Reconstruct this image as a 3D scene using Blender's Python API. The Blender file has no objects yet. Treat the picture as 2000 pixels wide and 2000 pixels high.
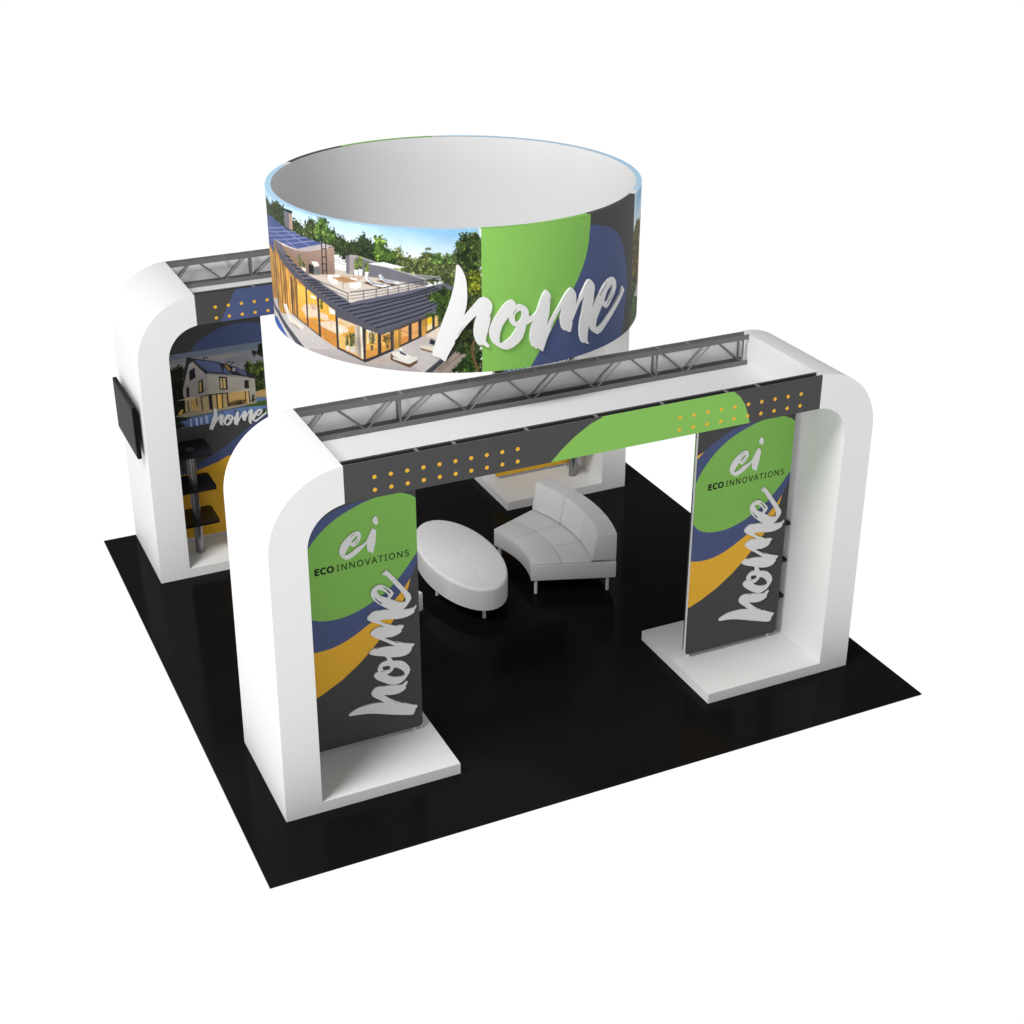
import bpy, bmesh, math, random
import numpy as np
from mathutils import Vector, Matrix
from mathutils.geometry import delaunay_2d_cdt
from math import pi, sin, cos, radians

# ------------------------------------------------------------------ traced artwork (surface coordinates, metres)
HOME=[[(0.109,0.802),(0.124,0.791),(0.138,0.771),(0.16,0.724),(0.173,0.675),(0.179,0.613),(0.18,0.532),(0.174,0.47),(0.163,0.425),(0.154,0.387),(0.207,0.442),(0.25,0.494),(0.277,0.521),(0.312,0.531),(0.342,0.518),(0.364,0.495),(0.376,0.47),(0.377,0.437),(0.367,0.397),(0.36,0.334),(0.343,0.262),(0.328,0.199),(0.323,0.164),(0.339,0.144),(0.354,0.121),(0.348,0.107),(0.326,0.114),(0.308,0.128),(0.294,0.134),(0.273,0.13),(0.256,0.143),(0.24,0.171),(0.227,0.213),(0.225,0.259),(0.231,0.305),(0.242,0.35),(0.255,0.389),(0.214,0.351),(0.17,0.302),(0.135,0.258),(0.104,0.208),(0.072,0.144),(0.046,0.098),(0.02,0.049),(0.0,0.0),(-0.013,0.003),(-0.035,0.02),(-0.043,0.032),(-0.065,0.03),(-0.074,0.039),(-0.096,0.045),(-0.104,0.058),(-0.096,0.105),(-0.075,0.17),(-0.047,0.253),(-0.015,0.345),(0.026,0.454),(0.053,0.535),(0.074,0.615),(0.086,0.686),(0.093,0.747),(0.096,0.787)],[(0.537,0.491),(0.556,0.478),(0.569,0.456),(0.562,0.441),(0.588,0.447),(0.62,0.441),(0.648,0.425),(0.67,0.398),(0.68,0.369),(0.678,0.338),(0.706,0.334),(0.73,0.349),(0.749,0.369),(0.777,0.451),(0.801,0.502),(0.821,0.531),(0.836,0.533),(0.854,0.517),(0.872,0.487),(0.877,0.472),(0.868,0.419),(0.863,0.346),(0.851,0.284),(0.842,0.237),(0.88,0.288),(0.931,0.353),(0.982,0.426),(1.025,0.482),(1.057,0.508),(1.074,0.511),(1.097,0.491),(1.121,0.454),(1.128,0.407),(1.124,0.37),(1.112,0.347),(1.152,0.392),(1.198,0.466),(1.233,0.518),(1.258,0.54),(1.277,0.539),(1.304,0.516),(1.332,0.477),(1.336,0.444),(1.328,0.399),(1.324,0.344),(1.308,0.282),(1.357,0.345),(1.411,0.407),(1.468,0.458),(1.529,0.485),(1.57,0.488),(1.605,0.47),(1.634,0.434),(1.641,0.385),(1.622,0.342),(1.581,0.297),(1.541,0.255),(1.502,0.234),(1.466,0.254),(1.443,0.281),(1.405,0.225),(1.371,0.172),(1.36,0.105),(1.396,0.101),(1.454,0.121),(1.545,0.182),(1.646,0.25),(1.729,0.308),(1.757,0.356),(1.797,0.31),(1.743,0.26),(1.667,0.205),(1.581,0.144),(1.502,0.089),(1.442,0.048),(1.391,0.035),(1.348,0.059),(1.299,0.1),(1.274,0.139),(1.266,0.094),(1.262,0.047),(1.265,0.008),(1.286,-0.018),(1.264,-0.017),(1.237,0.004),(1.212,0.005),(1.193,0.028),(1.175,0.078),(1.169,0.146),(1.175,0.21),(1.192,0.272),(1.202,0.335),(1.212,0.407),(1.165,0.362),(1.131,0.304),(1.103,0.235),(1.087,0.182),(1.075,0.133),(1.054,0.136),(1.031,0.159),(1.009,0.159),(0.987,0.184),(0.975,0.224),(0.966,0.272),(0.974,0.317),(0.979,0.358),(0.947,0.322),(0.911,0.264),(0.881,0.195),(0.846,0.127),(0.821,0.056),(0.807,0.016),(0.787,0.029),(0.771,0.05),(0.742,0.05),(0.732,0.066),(0.708,0.079),(0.693,0.123),(0.69,0.17),(0.697,0.225),(0.716,0.296),(0.692,0.281),(0.658,0.267),(0.646,0.213),(0.626,0.16),(0.589,0.118),(0.542,0.087),(0.496,0.075),(0.451,0.089),(0.415,0.113),(0.379,0.144),(0.357,0.187),(0.347,0.234),(0.354,0.279),(0.38,0.332),(0.416,0.384),(0.452,0.435),(0.488,0.473),(0.515,0.488)]]
HOMEH=[[(0.483,0.319),(0.51,0.353),(0.515,0.316),(0.542,0.276),(0.574,0.261),(0.561,0.224),(0.528,0.181),(0.487,0.148),(0.456,0.135),(0.438,0.139),(0.433,0.181),(0.442,0.236),(0.456,0.276)],[(0.56,0.361),(0.574,0.382),(0.597,0.393),(0.616,0.391),(0.62,0.363),(0.616,0.327),(0.599,0.304),(0.579,0.3),(0.565,0.304),(0.559,0.334)],[(1.474,0.33),(1.503,0.384),(1.549,0.414),(1.585,0.425),(1.581,0.382),(1.553,0.342),(1.514,0.305),(1.476,0.289),(1.464,0.316)],[(0.097,0.224),(0.126,0.264),(0.16,0.307),(0.169,0.316),(0.14,0.277),(0.109,0.231)],[(0.071,0.16),(0.084,0.185),(0.117,0.215),(0.099,0.188),(0.081,0.157)],[(0.871,0.197),(0.883,0.227),(0.921,0.281),(0.93,0.284),(0.896,0.234),(0.881,0.2)],[(1.081,0.202),(1.092,0.228),(1.137,0.312),(1.145,0.312),(1.111,0.248),(1.092,0.202)],[(1.398,0.373),(1.433,0.409),(1.492,0.448),(1.5,0.443),(1.448,0.405),(1.413,0.367)],[(1.5,0.276),(1.555,0.313),(1.595,0.35),(1.604,0.345),(1.564,0.301),(1.512,0.266)],[(0.542,0.368),(0.556,0.394),(0.577,0.412),(0.58,0.408),(0.562,0.386),(0.549,0.364)],[(0.86,0.429),(0.87,0.469),(0.877,0.474),(0.874,0.454),(0.867,0.424)],[(0.354,0.371),(0.363,0.399),(0.367,0.397),(0.363,0.37),(0.358,0.352)]]
HOME0=(3.099,3.21)
HOME_L=[[0.0034,-0.7661,1.7078],[0.7619,-0.0094,0.3646]]
HOME_R=[[-0.0041,-0.7649,5.3267],[0.7675,-0.0043,0.3642]]
HOME_B=[[0.3278,0.0079,1.1586],[-0.0009,0.3023,1.3341]]
EI=[[(1.254,2.131),(1.27,2.123),(1.281,2.105),(1.283,2.077),(1.27,2.044),(1.249,2.017),(1.228,2.003),(1.211,2.002),(1.198,2.014),(1.186,2.021),(1.172,2.003),(1.15,1.968),(1.139,1.939),(1.162,1.941),(1.196,1.954),(1.244,1.986),(1.291,2.004),(1.326,2.028),(1.347,2.069),(1.366,2.108),(1.38,2.126),(1.393,2.123),(1.409,2.102),(1.409,2.07),(1.404,2.028),(1.397,1.987),(1.383,1.933),(1.377,1.907),(1.367,1.912),(1.354,1.925),(1.341,1.925),(1.33,1.945),(1.327,1.982),(1.326,2.005),(1.296,1.974),(1.255,1.941),(1.214,1.915),(1.173,1.899),(1.147,1.9),(1.115,1.927),(1.097,1.963),(1.098,1.998),(1.114,2.037),(1.143,2.073),(1.184,2.106),(1.221,2.126)],[(1.408,2.231),(1.421,2.219),(1.429,2.192),(1.428,2.164),(1.419,2.149),(1.405,2.159),(1.389,2.173),(1.383,2.195),(1.391,2.218)]]
EIH=[[(1.197,2.036),(1.222,2.073),(1.252,2.094),(1.256,2.083),(1.241,2.058),(1.213,2.039)],[(1.196,2.095),(1.213,2.108),(1.236,2.115),(1.237,2.112),(1.216,2.102),(1.2,2.091)],[(1.225,2.019),(1.243,2.036),(1.261,2.064),(1.263,2.061),(1.246,2.032),(1.229,2.016)]]
B_GREEN=[(4.288,1.63),(4.325,1.571),(4.369,1.504),(4.396,1.467),(4.42,1.441),(4.453,1.419),(4.49,1.402),(4.528,1.389),(4.573,1.381),(4.631,1.375),(4.696,1.376),(4.763,1.385),(4.831,1.403),(4.899,1.428),(4.965,1.459),(5.026,1.49),(5.084,1.525),(5.137,1.568),(5.187,1.614),(5.233,1.663),(5.275,1.713),(5.312,1.76),(5.349,1.808),(5.394,1.862),(5.436,1.92),(5.471,1.982),(5.492,2.05),(5.487,2.129),(5.461,2.207),(5.407,2.277),(5.351,2.33),(5.327,2.35),(5.307,2.358),(5.276,2.373),(5.236,2.386),(5.178,2.394),(5.112,2.396),(5.044,2.389),(4.979,2.377),(4.925,2.364),(4.874,2.347),(4.816,2.326),(4.758,2.301),(4.706,2.276),(4.656,2.246),(4.605,2.209),(4.556,2.167),(4.51,2.12),(4.47,2.072),(4.438,2.028),(4.41,1.984),(4.388,1.941),(4.366,1.893),(4.333,1.824),(4.306,1.767)]
B_BLUE=[(4.222,1.192),(4.287,1.163),(4.367,1.132),(4.419,1.117),(4.47,1.11),(4.536,1.109),(4.606,1.116),(4.673,1.133),(4.74,1.158),(4.808,1.191),(4.873,1.228),(4.934,1.264),(4.992,1.301),(5.046,1.338),(5.097,1.377),(5.149,1.422),(5.2,1.474),(5.253,1.538),(5.3,1.604),(5.33,1.662),(5.353,1.717),(5.381,1.763),(5.404,1.823),(5.425,1.918),(5.423,2.037),(5.381,2.199),(5.295,2.338),(5.127,2.378),(4.965,2.38),(4.906,2.382),(4.872,2.376),(4.809,2.372),(4.74,2.36),(4.663,2.333),(4.586,2.297),(4.509,2.248),(4.442,2.199),(4.397,2.161),(4.361,2.124),(4.32,2.074),(4.289,2.033)]
B_ORANGE=[(4.255,0.62),(4.37,0.646),(4.498,0.697),(4.671,0.791),(4.83,0.909),(4.959,1.034),(5.062,1.145),(5.15,1.259),(5.222,1.39),(5.28,1.523),(5.317,1.672),(5.191,1.568),(5.057,1.509),(4.924,1.45),(4.791,1.392),(4.647,1.336),(4.503,1.281),(4.361,1.225),(4.285,1.243)]
B_ORANGE2=[(4.308,2.141),(4.361,2.165),(4.442,2.199),(4.448,2.101),(4.355,2.02)]
BB_TOPBLUE=[(0.965,2.188),(1.011,2.225),(1.082,2.288),(1.172,2.355),(1.265,2.396),(1.328,2.424),(1.45,2.443),(1.601,2.445),(1.751,2.41),(1.902,2.374),(1.892,2.231),(1.881,2.086)]
BB_BLUE=[(0.592,0.895),(0.762,0.907),(0.971,0.981),(1.194,1.077),(1.398,1.199),(1.593,1.324),(1.76,1.443),(1.824,1.489),(1.811,1.323),(1.799,1.155),(1.786,0.986),(1.62,0.994),(1.454,1.003),(1.29,1.012),(1.183,0.963),(0.997,0.918),(0.78,0.88),(0.589,0.872)]
BB_ORANGE=[(0.59,0.878),(0.78,0.884),(0.997,0.918),(1.183,0.963),(1.29,1.012),(1.468,1.128),(1.612,1.257),(1.756,1.386),(1.878,1.479),(1.878,1.332),(1.878,1.183),(1.879,1.034),(1.879,0.883),(1.879,0.73),(1.868,0.573),(1.857,0.414),(1.845,0.253),(1.834,0.091),(1.822,-0.072),(1.81,-0.236),(1.66,-0.202),(1.511,-0.168),(1.363,-0.134),(1.217,-0.101),(1.071,-0.068),(0.928,-0.035),(0.785,-0.002),(0.643,0.03),(0.503,0.062),(0.521,0.228),(0.538,0.393),(0.556,0.556),(0.573,0.718)]
F_GREEN=[(2.637,2.677),(2.737,2.777),(2.854,2.871),(2.988,2.953),(3.107,2.997),(3.33,3.064),(3.68,3.102),(3.985,3.049),(4.297,2.995),(4.357,2.942),(4.41,2.864),(4.447,2.772),(4.472,2.68),(4.484,2.582),(4.194,2.566),(3.909,2.551),(3.628,2.536),(3.352,2.522),(2.989,2.6)]
F_DOTS=[(1.213,2.369,10),(3.799,4.958,10)]
G_BLUE=[(1.175,2.606),(1.209,2.693),(1.247,2.768),(1.302,2.866),(1.37,2.984),(1.41,3.032),(1.968,3.137),(1.924,2.492)]
RG_GREEN_R=[(4.384,4.311),(4.383,4.273),(4.382,4.219),(4.379,4.155),(4.372,4.085),(4.359,4.013),(4.337,3.937),(4.305,3.861),(4.261,3.78),(4.202,3.691),(4.135,3.596),(4.068,3.499),(3.996,3.393),(3.906,3.259),(3.826,3.136),(3.779,3.062),(3.753,3.021)]
RG_BLUE=[(3.753,3.021),(3.779,3.062),(3.826,3.136),(3.906,3.259),(3.996,3.393),(4.068,3.499),(4.135,3.596),(4.202,3.691),(4.261,3.78),(4.305,3.861),(4.337,3.937),(4.359,4.014),(4.372,4.085),(4.375,4.147),(4.386,4.189),(4.43,4.19),(4.49,4.171),(4.559,4.151),(4.633,4.123),(4.704,4.086),(4.769,4.039),(4.825,3.983),(4.874,3.916),(4.918,3.829),(4.955,3.733),(4.984,3.635),(4.999,3.538),(4.988,3.454),(4.967,3.363),(4.943,3.236),(4.919,3.117),(4.903,3.07),(4.884,3.015),(4.853,2.847),(4.826,2.691)]
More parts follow.
